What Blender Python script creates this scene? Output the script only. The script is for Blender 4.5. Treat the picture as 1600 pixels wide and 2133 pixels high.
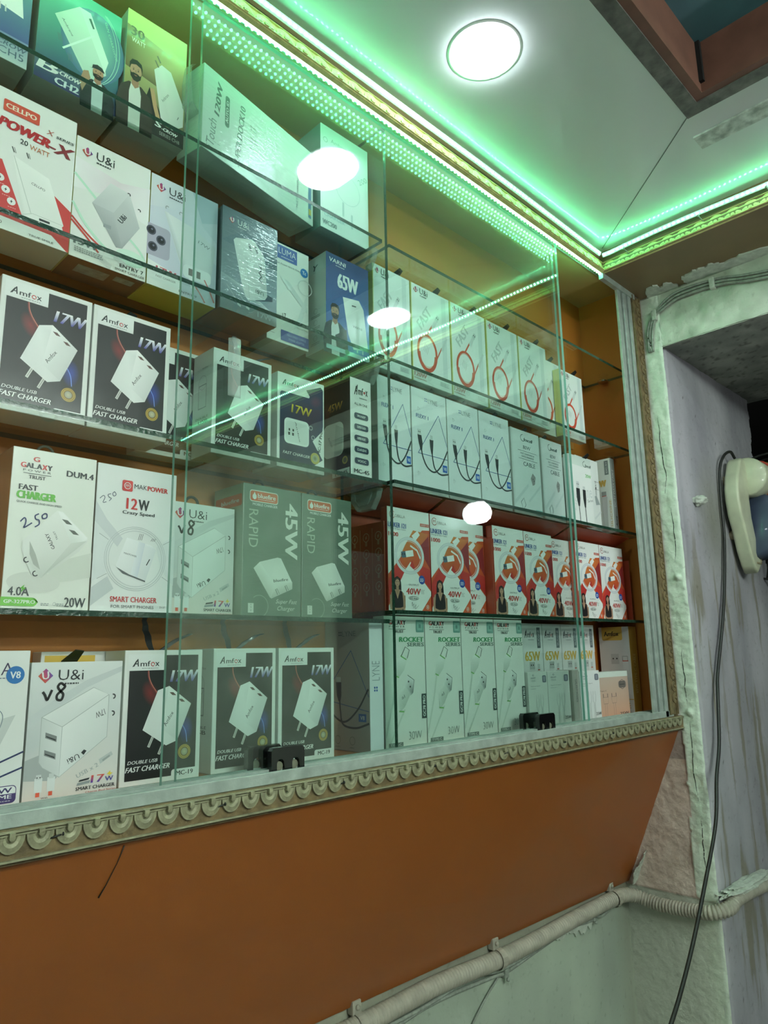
import bpy, bmesh, math, random
from mathutils import Vector, Matrix, noise

for _o in list(bpy.data.objects):
    bpy.data.objects.remove(_o, do_unlink=True)
SC = bpy.context.scene
COL = SC.collection
random.seed(7)

# ------------------------------------------------------------------ camera
RIGHT = Vector((0.71115496, -0.70278918, -0.01860059))
DOWN = Vector((0.12445663, 0.15188965, -0.98053051))
FWD = Vector((0.69193147, 0.69499417, 0.19548385))
cam_data = bpy.data.cameras.new('camera')
cam = bpy.data.objects.new('camera', cam_data)
COL.objects.link(cam)
cam_data.sensor_fit = 'HORIZONTAL'
cam_data.sensor_width = 36.0
cam_data.lens = 1491.31 * 36.0 / 1600.0
cam_data.clip_start = 0.01
m = Matrix.Identity(4)
for i, v in enumerate((RIGHT, -DOWN, -FWD)):
    for r in range(3):
        m[r][i] = v[r]
m[0][3], m[1][3], m[2][3] = 0.0, -0.6, 1.5
cam.matrix_world = m
SC.camera = cam

# ------------------------------------------------------------------ light and exposure
SC.view_settings.view_transform = 'Standard'
SC.view_settings.look = 'None'
SC.view_settings.gamma = 1.0
SC.view_settings.use_curve_mapping = False
SC.view_settings.exposure = 2.3
LAMP_STRENGTH = 12.0          # ceiling downlights
BEAD_STRENGTH = 19.0          # green led beads
TAPE_STRENGTH = 0.11           # glowing silicone tape around the beads
BULB_STRENGTH = 9.0
FILL_TUBE_STRENGTH = 18.5          # fill tubes added behind the viewer to brighten the scene
LED_COLOUR = (0.12, 1.0, 0.42)
LAMP_COLOUR = (0.86, 0.95, 1.0)
W = bpy.data.worlds.new('world')
SC.world = W
W.use_nodes = True
W.node_tree.nodes['Background'].inputs[0].default_value = (0.90, 1.0, 0.97, 1)
W.node_tree.nodes['Background'].inputs[1].default_value = 0.024
SC.cycles.max_bounces = 10
SC.cycles.transparent_max_bounces = 40
SC.cycles.transmission_bounces = 8
SC.cycles.glossy_bounces = 6
SC.cycles.sample_clamp_indirect = 4.0
SC.cycles.blur_glossy = 0.3

# ------------------------------------------------------------------ colours and materials
def lin(c):
    return tuple(((x / 255.0) / 12.92 if x / 255.0 <= 0.04045 else ((x / 255.0 + 0.055) / 1.055) ** 2.4) for x in c[:3])

def new_mat(name):
    mt = bpy.data.materials.new(name)
    mt.use_nodes = True
    return mt, mt.node_tree, mt.node_tree.nodes['Principled BSDF']

def plain(name, rgb, rough=0.5, metal=0.0, coat=0.0, bump=0.0, bscale=200.0, vary=0.0, vscale=20.0, stretch=(1, 1, 1)):
    mt, nt, b = new_mat(name)
    c = lin(rgb)
    b.inputs['Base Color'].default_value = (*c, 1)
    b.inputs['Roughness'].default_value = rough
    b.inputs['Metallic'].default_value = metal
    b.inputs['Coat Weight'].default_value = coat
    if vary or bump:
        tc = nt.nodes.new('ShaderNodeTexCoord')
        mp = nt.nodes.new('ShaderNodeMapping')
        mp.inputs['Scale'].default_value = stretch
        nt.links.new(tc.outputs['Object'], mp.inputs['Vector'])
    if vary:
        nz = nt.nodes.new('ShaderNodeTexNoise')
        nz.inputs['Scale'].default_value = vscale
        nz.inputs['Detail'].default_value = 6
        nt.links.new(mp.outputs['Vector'], nz.inputs['Vector'])
        rp = nt.nodes.new('ShaderNodeValToRGB')
        rp.color_ramp.elements[0].position = 0.3
        rp.color_ramp.elements[0].color = (*[x * (1 - vary) for x in c], 1)
        rp.color_ramp.elements[1].position = 0.7
        rp.color_ramp.elements[1].color = (*[min(1, x * (1 + vary * 0.4)) for x in c], 1)
        nt.links.new(nz.outputs['Fac'], rp.inputs['Fac'])
        nt.links.new(rp.outputs['Color'], b.inputs['Base Color'])
    if bump:
        n2 = nt.nodes.new('ShaderNodeTexNoise')
        n2.inputs['Scale'].default_value = bscale
        n2.inputs['Detail'].default_value = 5
        nt.links.new(mp.outputs['Vector'], n2.inputs['Vector'])
        bp = nt.nodes.new('ShaderNodeBump')
        bp.inputs['Strength'].default_value = bump
        bp.inputs['Distance'].default_value = 0.002
        nt.links.new(n2.outputs['Fac'], bp.inputs['Height'])
        nt.links.new(bp.outputs['Normal'], b.inputs['Normal'])
    return mt

def emit(name, rgb, s, base=(0.8, 0.8, 0.8)):
    mt, nt, b = new_mat(name)
    b.inputs['Base Color'].default_value = (*base, 1)
    b.inputs['Emission Color'].default_value = (*rgb, 1)
    b.inputs['Emission Strength'].default_value = s
    return mt

def printed(name, rough, coat, wrinkle=0.0):
    """card whose printed colours live in the mesh colour attribute"""
    mt, nt, b = new_mat(name)
    at = nt.nodes.new('ShaderNodeAttribute')
    at.attribute_name = 'ink'
    nt.links.new(at.outputs['Color'], b.inputs['Base Color'])
    b.inputs['Roughness'].default_value = rough
    b.inputs['Coat Weight'].default_value = coat
    b.inputs['Coat Roughness'].default_value = 0.12
    if wrinkle:
        tc = nt.nodes.new('ShaderNodeTexCoord')
        mp = nt.nodes.new('ShaderNodeMapping')
        mp.inputs['Scale'].default_value = (30, 30, 160)
        mp.inputs['Rotation'].default_value = (0, 0.5, 0)
        nt.links.new(tc.outputs['Object'], mp.inputs['Vector'])
        nz = nt.nodes.new('ShaderNodeTexNoise')
        nz.inputs['Scale'].default_value = 1.6
        nz.inputs['Detail'].default_value = 3
        nt.links.new(mp.outputs['Vector'], nz.inputs['Vector'])
        bp = nt.nodes.new('ShaderNodeBump')
        bp.inputs['Strength'].default_value = wrinkle
        bp.inputs['Distance'].default_value = 0.003
        nt.links.new(nz.outputs['Fac'], bp.inputs['Height'])
        nt.links.new(bp.outputs['Normal'], b.inputs['Coat Normal'])
    return mt

def pane_glass(name, tint, power=5.0, r0=0.04):
    """thin clear glass: light passes straight through each face, a Fresnel share is mirrored"""
    mt = bpy.data.materials.new(name)
    mt.use_nodes = True
    nt = mt.node_tree
    nt.nodes.clear()
    out = nt.nodes.new('ShaderNodeOutputMaterial')
    tr = nt.nodes.new('ShaderNodeBsdfTransparent')
    tr.inputs['Color'].default_value = (*tint, 1)
    gl = nt.nodes.new('ShaderNodeBsdfGlossy')
    gl.inputs['Roughness'].default_value = 0.0
    gl.inputs['Color'].default_value = (1, 1, 1, 1)
    lw = nt.nodes.new('ShaderNodeLayerWeight')
    lw.inputs['Blend'].default_value = 0.5
    pw = nt.nodes.new('ShaderNodeMath')
    pw.operation = 'POWER'
    pw.inputs[1].default_value = power
    ml = nt.nodes.new('ShaderNodeMath')
    ml.operation = 'MULTIPLY_ADD'
    ml.inputs[1].default_value = 1 - r0
    ml.inputs[2].default_value = r0
    mx = nt.nodes.new('ShaderNodeMixShader')
    nt.links.new(lw.outputs['Facing'], pw.inputs[0])
    nt.links.new(pw.outputs[0], ml.inputs[0])
    nt.links.new(ml.outputs[0], mx.inputs[0])
    nt.links.new(tr.outputs[0], mx.inputs[1])
    nt.links.new(gl.outputs[0], mx.inputs[2])
    nt.links.new(mx.outputs[0], out.inputs[0])
    return mt

M = {}
M['card'] = printed('coated_card', 0.42, 0.25)
M['film'] = printed('shrink_wrapped_card', 0.4, 1.0, 0.45)
M['glass'] = pane_glass('clear_pane_glass', (0.945, 0.983, 0.97))
M['shelf'] = pane_glass('shelf_glass', (0.90, 0.955, 0.93))
M['pane_edge'] = plain('polished_glass_edge', (142, 196, 180), 0.15, 0, 0.6, 0.3, 300)
M['shelf_edge'] = plain('green_glass_edge', (30, 62, 48), 0.2, 0, 0.6, 0.5, 250)
M['clear'], _nt, _b = new_mat('hazy_clear_plastic')
_b.inputs['Base Color'].default_value = (*lin((196, 214, 206)), 1)
_b.inputs['Roughness'].default_value = 0.12
_b.inputs['Alpha'].default_value = 0.34
_b.inputs['Coat Weight'].default_value = 0.8
M['alu'] = plain('brushed_aluminium', (176, 188, 180), 0.45, 0.25, 0, 0.15, 400, 0.25, 60, (1, 1, 1))
M['alu_dark'] = plain('dirty_aluminium', (112, 122, 114), 0.5, 0.2, 0, 0.3, 300, 0.5, 90)
M['laminate'] = plain('orange_laminate', (146, 80, 27), 0.42, 0, 0.15, 0.05, 600, 0.06, 8)
M['laminate_inner'] = plain('amber_laminate', (184, 112, 44), 0.42, 0, 0.1, 0.05, 500, 0.10, 10)
M['laminate_top'] = plain('cream_laminate', (186, 170, 116), 0.45, 0, 0.1, 0.05, 500, 0.10, 10)
M['gilt'] = plain('worn_gilt_moulding', (156, 154, 124), 0.45, 0.1, 0.2, 0.25, 350, 0.3, 120)
M['gilt_brown'] = plain('brown_gilt_moulding', (122, 104, 70), 0.55, 0.0, 0.1, 0.4, 350, 0.45, 90)
M['gilt_pale'] = plain('pale_gilt_moulding', (216, 210, 140), 0.5, 0, 0.1, 0.2, 350, 0.25, 100)
M['ceiling'] = plain('glossy_ceiling_panel', (222, 228, 226), 0.3, 0, 0.7, 0.0, 60, 0.03, 3)
M['recess_brown'] = plain('brown_wood_board', (124, 84, 70), 0.6, 0, 0, 0.1, 80, 0.2, 30)
M['recess_trim'] = plain('grey_brown_trim', (112, 106, 104), 0.6, 0, 0, 0.4, 160, 0.5, 60)
M['recess_teal'] = plain('teal_board', (78, 126, 138), 0.5, 0, 0, 0.1, 80, 0.2, 10)
M['stained'] = plain('mould_stained_board', (206, 208, 204), 0.6, 0, 0, 0.2, 120, 0.5, 70)
M['soffit'] = plain('brown_soffit_laminate', (126, 104, 72), 0.5, 0, 0.1, 0.05, 300, 0.12, 12)
M['rough'] = plain('plaster_smear', (196, 204, 190), 0.9, 0, 0, 0.8, 220, 0.25, 80)
M['floor'] = plain('cement_floor', (168, 164, 156), 0.8, 0, 0, 0.3, 60, 0.2, 8)
M['dark'] = plain('near_black_matte', (26, 25, 25), 0.9, 0, 0, 0.2, 30, 0.3, 6)
M['conduit'] = plain('grey_corrugated_plastic', (172, 168, 152), 0.55, 0, 0, 0.15, 300, 0.2, 60)
M['wire_black'] = plain('black_cable_sheath', (34, 36, 32), 0.45, 0, 0, 0.05, 200)
M['wire_grey'] = plain('painted_grey_cable', (150, 158, 146), 0.7, 0, 0, 0.4, 250, 0.35, 120)
M['wire_red'] = plain('red_cable', (176, 62, 46), 0.5, 0, 0, 0.05, 200)
M['rope'] = plain('yellow_black_braid', (150, 150, 40), 0.8, 0, 0, 0.6, 900, 0.9, 600)
M['cream'] = plain('aged_cream_plastic', (200, 206, 176), 0.4, 0, 0.2, 0.05, 100, 0.18, 25)
M['cream_dirty'] = plain('grimy_cream_plastic', (150, 142, 110), 0.5, 0, 0.1, 0.1, 100, 0.4, 60)
M['blue_grey'] = plain('blue_grey_plastic', (62, 74, 94), 0.45, 0, 0.2, 0.05, 100, 0.15, 40)
M['black'] = plain('black_plastic', (16, 16, 17), 0.25, 0, 0.5, 0.02, 100)
M['strap'] = plain('black_ribbon', (22, 24, 24), 0.5, 0, 0.2, 0.05, 100)
M['loop'] = plain('grey_elastic_loop', (118, 118, 100), 0.6, 0, 0, 0.05, 100)
M['chrome'] = plain('shiny_steel', (200, 200, 196), 0.12, 1.0)
M['white_plastic'] = plain('white_lamp_plastic', (236, 238, 236), 0.35, 0, 0.2, 0.02, 100)
M['bead'] = emit('green_led_bead', LED_COLOUR, BEAD_STRENGTH)
M['tape'] = emit('green_glowing_tape', (0.22, 1.0, 0.52), TAPE_STRENGTH)
M['bead_low'] = emit('green_led_bead_small', LED_COLOUR, 14.0)
M['bar'] = emit('bright_led_bar', (0.45, 1.0, 0.68), 0.9)
M['tube'] = emit('white_fill_tube', (0.86, 1.0, 0.90), FILL_TUBE_STRENGTH)
M['lens'] = emit('white_lamp_lens', LAMP_COLOUR, LAMP_STRENGTH)
M['bulb'] = emit('white_bulb_globe', (0.95, 0.95, 1.0), BULB_STRENGTH)

# ------------------------------------------------------------------ object helpers
def link(o, parent=None):
    COL.objects.link(o)
    if parent is not None:
        o.parent = parent
    return o

def thing(name, label, cat, loc=(0, 0, 0), rotz=0.0, group=None):
    o = bpy.data.objects.new(name, None)
    o.empty_display_size = 0.02
    o.location = loc
    o.rotation_euler = (0, 0, rotz)
    return tag(link(o), label, cat, group)

def tag(o, label, cat, group=None):
    o['label'] = label
    o['category'] = cat
    if group:
        o['group'] = group
    return o

def struct(o):
    o['kind'] = 'structure'
    return o

def obj(name, bm, mats, parent=None, smooth=False):
    me = bpy.data.meshes.new(name)
    bm.normal_update()
    bm.to_mesh(me)
    bm.free()
    for mt in (mats if isinstance(mats, (list, tuple)) else [mats]):
        me.materials.append(mt)
    if smooth:
        for p in me.polygons:
            p.use_smooth = True
    return link(bpy.data.objects.new(name, me), parent)

def bx(bm, x0, x1, y0, y1, z0, z1, mat=0, bev=0.0):
    vs = [bm.verts.new((x, y, z)) for x in (x0, x1) for y in (y0, y1) for z in (z0, z1)]
    idx = [(0, 1, 3, 2), (4, 6, 7, 5), (0, 4, 5, 1), (2, 3, 7, 6), (0, 2, 6, 4), (1, 5, 7, 3)]
    fs = [bm.faces.new([vs[i] for i in q]) for q in idx]
    for f_ in fs:
        f_.material_index = mat
    if bev:
        es = list({e for f_ in fs for e in f_.edges})
        r = bmesh.ops.bevel(bm, geom=es, offset=bev, segments=2, profile=0.5, affect='EDGES')
        for f_ in r['faces']:
            f_.material_index = mat
    return fs

def box_obj(name, x0, x1, y0, y1, z0, z1, mt, parent=None, bev=0.0):
    bm = bmesh.new()
    bx(bm, x0, x1, y0, y1, z0, z1, 0, bev)
    return obj(name, bm, mt, parent)

def frames(pts):
    n = len(pts)
    out = []
    up = Vector((0, 0, 1))
    for i in range(n):
        t = (pts[min(i + 1, n - 1)] - pts[max(i - 1, 0)]).normalized()
        s = t.cross(up)
        if s.length < 1e-3:
            s = t.cross(Vector((0, 1, 0)))
        s.normalize()
        u = s.cross(t).normalized()
        out.append((s, u))
    return out

def tube(bm, pts, rad, seg=8, mat=0, cap=True):
    pts = [Vector(p) for p in pts]
    fr = frames(pts)
    rings = []
    for i, p in enumerate(pts):
        r = rad[i] if isinstance(rad, (list, tuple)) else rad
        s, u = fr[i]
        rings.append([bm.verts.new(p + s * math.cos(2 * math.pi * k / seg) * r + u * math.sin(2 * math.pi * k / seg) * r) for k in range(seg)])
    for a, b in zip(rings, rings[1:]):
        for k in range(seg):
            f_ = bm.faces.new((a[k], a[(k + 1) % seg], b[(k + 1) % seg], b[k]))
            f_.material_index = mat
            f_.smooth = True
    if cap:
        for rg in (rings[0][::-1], rings[-1]):
            bm.faces.new(rg).material_index = mat

def lathe(bm, prof, centre, axis='Z', seg=32, mat=0):
    """prof: list of (radius, height along axis)"""
    rings = []
    c = Vector(centre)
    for r, h in prof:
        ring = []
        for k in range(seg):
            a = 2 * math.pi * k / seg
            p = {'Z': (r * math.cos(a), r * math.sin(a), h), 'Y': (r * math.cos(a), h, r * math.sin(a)), 'X': (h, r * math.cos(a), r * math.sin(a))}[axis]
            ring.append(bm.verts.new(c + Vector(p)))
        rings.append(ring)
    for a, b in zip(rings, rings[1:]):
        for k in range(seg):
            f_ = bm.faces.new((a[k], a[(k + 1) % seg], b[(k + 1) % seg], b[k]))
            f_.material_index = mat
            f_.smooth = True
    for rg in (rings[0][::-1], rings[-1]):
        bm.faces.new(rg).material_index = mat

def spline(pts, n=8):
    """Catmull-Rom through the points"""
    P = [Vector(p) for p in pts]
    P = [P[0] * 2 - P[1]] + P + [P[-1] * 2 - P[-2]]
    out = []
    for i in range(1, len(P) - 2):
        p0, p1, p2, p3 = P[i - 1], P[i], P[i + 1], P[i + 2]
        for k in range(n):
            t = k / n
            out.append(0.5 * ((2 * p1) + (p2 - p0) * t + (2 * p0 - 5 * p1 + 4 * p2 - p3) * t * t + (3 * p1 - p0 - 3 * p2 + p3) * t ** 3))
    out.append(P[-2])
    return out
# ------------------------------------------------------------------ room shell
XR = 1.365            # face of the plastered wall at the cabinet's end
YB = 0.132            # wall the cabinet hangs on
YJ = -0.04            # face of the wall end inside the doorway
ZC = 2.26             # ceiling panels
ZT = 2.2165           # lower edge of the ceiling tray, level with the cabinet's top
XT = 1.197            # tray edge on the doorway side

def paint_wall(name, uvs, to3, colour, relief, mt, nu, nv, skip=None, kind=True):
    """grid with relief (metres, along the outward normal) and a paint colour per vertex"""
    bm = bmesh.new()
    lay = bm.verts.layers.float_color.new('ink')
    (u0, u1), (v0, v1) = uvs
    g = {}
    for i in range(nu + 1):
        for j in range(nv + 1):
            u, v = u0 + (u1 - u0) * i / nu, v0 + (v1 - v0) * j / nv
            vt = bm.verts.new(to3(u, v, relief(u, v)))
            vt[lay] = (*lin(colour(u, v)), 1)
            g[i, j] = vt
    for i in range(nu):
        for j in range(nv):
            if skip and skip(u0 + (u1 - u0) * (i + .5) / nu, v0 + (v1 - v0) * (j + .5) / nv):
                continue
            f_ = bm.faces.new((g[i, j], g[i + 1, j], g[i + 1, j + 1], g[i, j + 1]))
            f_.smooth = True
    o = obj(name, bm, mt)
    return struct(o) if kind else o

def painted(name, rough, bump, bscale):
    mt, nt, b = new_mat(name)
    at = nt.nodes.new('ShaderNodeAttribute')
    at.attribute_name = 'ink'
    tc = nt.nodes.new('ShaderNodeTexCoord')
    nz = nt.nodes.new('ShaderNodeTexNoise')
    nz.inputs['Scale'].default_value = 90
    nz.inputs['Detail'].default_value = 8
    nt.links.new(tc.outputs['Object'], nz.inputs['Vector'])
    rp = nt.nodes.new('ShaderNodeValToRGB')
    rp.color_ramp.elements[0].position = 0.2
    rp.color_ramp.elements[0].color = (0.70, 0.69, 0.66, 1)
    rp.color_ramp.elements[1].position = 0.40
    rp.color_ramp.elements[1].color = (1, 1, 1, 1)
    nt.links.new(nz.outputs['Fac'], rp.inputs['Fac'])
    mx = nt.nodes.new('ShaderNodeMix')
    mx.data_type = 'RGBA'
    mx.blend_type = 'MULTIPLY'
    mx.inputs[0].default_value = 1.0
    nt.links.new(at.outputs['Color'], mx.inputs[6])
    nt.links.new(rp.outputs['Color'], mx.inputs[7])
    nt.links.new(mx.outputs[2], b.inputs['Base Color'])
    b.inputs['Roughness'].default_value = rough
    n2 = nt.nodes.new('ShaderNodeTexNoise')
    n2.inputs['Scale'].default_value = bscale
    n2.inputs['Detail'].default_value = 8
    nt.links.new(tc.outputs['Object'], n2.inputs['Vector'])
    bp = nt.nodes.new('ShaderNodeBump')
    bp.inputs['Strength'].default_value = bump
    bp.inputs['Distance'].default_value = 0.002
    nt.links.new(n2.outputs['Fac'], bp.inputs['Height'])
    nt.links.new(bp.outputs['Normal'], b.inputs['Normal'])
    return mt
M['painted'] = painted('old_painted_plaster', 0.85, 0.6, 160)
M['painted_smooth'] = painted('smooth_painted_plaster', 0.75, 0.25, 120)

def fz(x, y, z, s, d=4):
    return noise.fractal(Vector((x * s, y * s, z * s)), 1.0, 2.0, d)

def mixc(a, b, t):
    t = max(0.0, min(1.0, t))
    return tuple(x + (y - x) * t for x, y in zip(a, b))

# floor
struct(box_obj('floor', -1.8, 3.2, -2.6, 0.3, -0.06, 0.0, M['floor']))

# wall behind the cabinet
def rear_col(x, z):
    c = mixc((150, 160, 146), (182, 196, 176), 0.5 + 0.9 * fz(x, 0, z * 0.4, 5))
    if z > 1.05:
        c = mixc(c, (138, 130, 114), 0.6)
    return mixc(c, (120, 116, 98), max(0, 0.35 - abs(x - 1.35) * 8))
paint_wall('wall_rear', ((-1.8, XR + 0.002), (0.0, 2.3)), lambda u, v, r: (u, YB - r, v), rear_col,
           lambda u, v: 0.0012 * fz(u, 1, v, 14), M['painted_smooth'], 210, 130)

# wall at the cabinet's right end: beige old paint near the cabinet, pale green lime strip towards the doorway edge
def edge_y(z):
    return -0.006 + 0.004 * fz(0, 3, z, 16) + (0.010 if 1.07 < z < 1.2 else 0) * 0.4
def right_col(y, z):
    pale, beige, grey = (214, 226, 208), (196, 178, 164), (186, 192, 176)
    if z > 1.36:
        c = pale if y < -0.004 else (200, 196, 190)
    elif z > 1.065:
        c = mixc(beige, (214, 198, 184), 0.5 + fz(y, 2, z, 20))
        if z > 1.30 and y > -0.016:
            c = mixc(c, (140, 126, 120), 0.7)
        if y < edge_y(z):
            c = pale
    else:
        c = mixc(grey, (206, 216, 196), (0.03 - y) / 0.09 + 0.35 * fz(y, 4, z * 0.3, 30))
    if y < -0.034:
        c = mixc(c, (220, 230, 216), 0.5)
    return c
def right_rel(y, z):
    r = 0.0010 * fz(y, 5, z, 60)
    if z > 1.065:
        e = edge_y(z) if z < 1.36 else 0.02
        if y < e:
            r += 0.0042 + 0.0016 * fz(y, 6, z, 45) + 0.0012 * math.sin(z * 40)
        else:
            r += 0.0018 + 0.0008 * fz(y, 8, z, 70)
        r += 0.006 * max(0, 1 - ((y + 0.022) ** 2 + (z - 1.385) ** 2) / 0.00006) + 0.007 * max(0, 1 - ((y + 0.026) ** 2 + (z - 1.635) ** 2) / 0.00005)
    if y < -0.036:
        r -= (y + 0.036) ** 2 * 120
    return r
paint_wall('wall_right', ((YJ, YB + 0.002), (0.0, 2.24)), lambda u, v, r: (XR - r, u, v), right_col, right_rel, M['painted'], 70, 900)

# long cracks in the lime strip
bm = bmesh.new()
for z0, z1, yc in ((1.96, 1.80, -0.018), (1.77, 1.665, -0.026), (1.50, 1.40, -0.019), (1.37, 1.23, -0.021), (1.20, 1.11, -0.024)):
    pts, rad = [], []
    for k in range(25):
        zz = z0 + (z1 - z0) * k / 24
        yy = yc + 0.005 * fz(0, 9, zz, 16)
        pts.append((XR - right_rel(yy, zz) + 0.0001, yy, zz))
        rad.append(0.0002 + 0.0009 * math.sin(math.pi * k / 24) * (0.6 + 0.6 * abs(fz(2, 2, zz, 60))))
    tube(bm, pts, rad, 5)
struct(obj('wall_right_cracks', bm, M['dark']))

# lintel over the doorway (same plane), and the rest of that wall further along
def lintel_col(y, z):
    c = mixc((178, 186, 170), (214, 222, 206), 0.5 + fz(y, 7, z, 14))
    return c
paint_wall('wall_right.001', ((-0.95, YJ + 0.001), (2.10, 2.26)), lambda u, v, r: (XR - r, u, v), lintel_col,
           lambda u, v: 0.0022 + 0.0018 * fz(u, 5, v, 40) + 0.002 * fz(u, 7, v, 14), M['painted'], 300, 56)
paint_wall('wall_right.002', ((-2.6, -0.95), (0.0, 2.26)), lambda u, v, r: (XR - r, u, v), lintel_col, lambda u, v: 0.002 * fz(u, 5, v, 20), M['painted'], 60, 90)

# end of the thick wall inside the doorway, streaked and dirty
def jamb_col(x, z):
    c = mixc((150, 150, 155), (182, 182, 186), 0.5 + 0.8 * fz(x, 11, z * 0.35, 9))
    s = fz(x * 6, 12, z * 0.5, 7)
    if s > 0.18 and z < 1.82:
        c = mixc(c, (128, 124, 104), min(0.75, (s - 0.18) * 3.2) * min(1, (1.85 - z) * 4))
    d = math.hypot((x - 1.53) / 0.09, (z - 1.76) / 0.16)
    c = mixc(c, (118, 122, 96), 0.55 * max(0, 1 - d))
    if fz(x, 13, z, 150) > 0.95:
        c = mixc(c, (70, 66, 62), 0.7)
    return c
def jamb_rel(x, z):
    r = 0.0012 * fz(x, 5, z, 24) + 0.0006 * fz(x, 6, z, 90)
    r -= 0.010 * max(0, 1 - (x - 1.365) / 0.012)
    return r
def jamb_skip(x, z):
    return x > 1.828 + 0.012 * fz(0, 15, z, 20) + 0.02 * max(0, (z - 1.9) * 2)
paint_wall('wall_passage', ((XR, 1.88), (0.0, 2.105)), lambda u, v, r: (u, YJ - r, v), jamb_col, jamb_rel, M['painted_smooth'], 130, 400, jamb_skip)
# underside of the lintel
def under_col(x, y):
    c = mixc((104, 110, 102), (138, 144, 132), 0.5 + fz(x, y, 3, 16))
    return mixc(c, (60, 60, 54), 0.5 if fz(x, y, 8, 60) > 0.4 else 0)
paint_wall('wall_passage.001', ((XR - 0.004, 1.86), (-0.95, YJ + 0.01)), lambda u, v, r: (u, v, 2.1012 - r), under_col,
           lambda x, y: 0.0015 * fz(x, y, 2, 30), M['painted'], 90, 160)
# unlit room beyond the doorway, its darkness put into the wall colour
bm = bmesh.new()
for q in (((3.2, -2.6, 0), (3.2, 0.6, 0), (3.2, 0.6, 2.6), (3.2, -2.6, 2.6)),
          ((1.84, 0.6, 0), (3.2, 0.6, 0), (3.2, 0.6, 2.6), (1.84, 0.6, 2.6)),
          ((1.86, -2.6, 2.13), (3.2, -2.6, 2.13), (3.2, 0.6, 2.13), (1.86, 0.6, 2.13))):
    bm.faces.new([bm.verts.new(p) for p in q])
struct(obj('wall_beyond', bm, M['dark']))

# ceiling panels with the square recess
bm = bmesh.new()
RX, RY = 0.964, -0.2734
for x0, x1, y0, y1 in ((RX, XT + 0.03, -2.6, 0.0), (-1.8, RX, RY, 0.0), (-1.8, RX, -2.6, -1.35)):
    bx(bm, x0, x1, y0, y1, ZC, ZC + 0.008)
struct(obj('ceiling', bm, M['ceiling']))
bm = bmesh.new()
for a, b in (((RX, RY), (1.19, -0.014)),):
    d = (Vector(b) - Vector(a)).normalized()
    n = Vector((-d.y, d.x)) * 0.0007
    bm.faces.new([bm.verts.new((p[0], p[1], ZC - 0.0006)) for p in (Vector(a) + n, Vector(b) + n, Vector(b) - n, Vector(a) - n)])
struct(obj('ceiling_seam', bm, M['recess_trim']))
# recess: trims, board sides, dark top
bm = bmesh.new()
bx(bm, -1.8, RX, RY - 0.022, RY, ZC - 0.004, ZC + 0.02, 0)
bx(bm, RX - 0.022, RX, -1.35, RY - 0.022, ZC - 0.004, ZC + 0.02, 0)
struct(obj('trim_4', bm, M['recess_trim']))
bm = bmesh.new()
bx(bm, -1.8, RX - 0.022, RY - 0.034, RY - 0.022, ZC - 0.002, 2.338, 0)
bx(bm, RX - 0.034, RX - 0.022, -1.35, RY - 0.034, ZC - 0.002, 2.338, 0)
bx(bm, -1.8, RX, -1.36, -1.35, ZC, 2.338, 0)
struct(obj('ceiling_recess', bm, M['recess_brown']))
struct(box_obj('ceiling_recess_top', -1.8, RX, -1.36, RY, 2.336, 2.345, M['recess_teal']))
bm = bmesh.new()
bx(bm, RX - 0.040, RX - 0.030, RY - 0.040, RY - 0.030, ZC + 0.012, 2.337, 0)
struct(obj('trim_5', bm, M['dark']))
struct(box_obj('trim_6', 1.012, 1.046, -1.35, -0.262, ZC - 0.003, ZC + 0.001, M['stained']))

# soffit between tray and doorway wall
struct(box_obj('soffit_right', XT + 0.002, XR + 0.02, -2.6, -0.004, ZT, ZT + 0.012, M['soffit']))
# vertical backing of the tray
bm = bmesh.new()
bx(bm, -1.8, XT + 0.03, 0.0, 0.008, 2.228, ZC + 0.008)
bx(bm, XT + 0.006, XT + 0.014, -2.6, 0.0, ZT + 0.01, ZC + 0.008)
struct(obj('trim_3', bm, M['soffit']))

# plaster smears and paint flakes that run from the lintel on to the soffit
def blob(bm, pts, thick, to3):
    a = [bm.verts.new(to3(u, v, thick)) for u, v in pts]
    b = [bm.verts.new(to3(u, v, 0)) for u, v in pts]
    bm.faces.new(a)
    n = len(pts)
    for i in range(n):
        bm.faces.new((a[i], b[i], b[(i + 1) % n], a[(i + 1) % n]))
def rag(pts, amp, seed, sub=6):
    out = []
    n = len(pts)
    for i in range(n):
        p, q = Vector(pts[i]), Vector(pts[(i + 1) % n])
        d = (q - p)
        nn = Vector((-d.y, d.x)).normalized() if d.length else Vector((0, 0))
        for k in range(sub):
            t = k / sub
            pt = p + d * t
            out.append(tuple(pt + nn * amp * fz(pt.x, seed, pt.y, 90)))
    return out
bm = bmesh.new()
blob(bm, rag([(1.37, -0.02), (1.325, -0.028), (1.318, -0.05), (1.335, -0.056), (1.33, -0.072), (1.345, -0.085), (1.37, -0.09)], 0.008, 3), 0.003, lambda u, v, r: (u, v, ZT - r))
blob(bm, rag([(1.37, -0.10), (1.33, -0.105), (1.322, -0.13), (1.318, -0.16), (1.335, -0.175), (1.33, -0.22), (1.345, -0.30), (1.338, -0.40), (1.35, -0.6), (1.37, -0.7)], 0.008, 5), 0.003, lambda u, v, r: (u, v, ZT - r))
o = obj('plaster_smear', bm, M['rough'])
struct(o)

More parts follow.
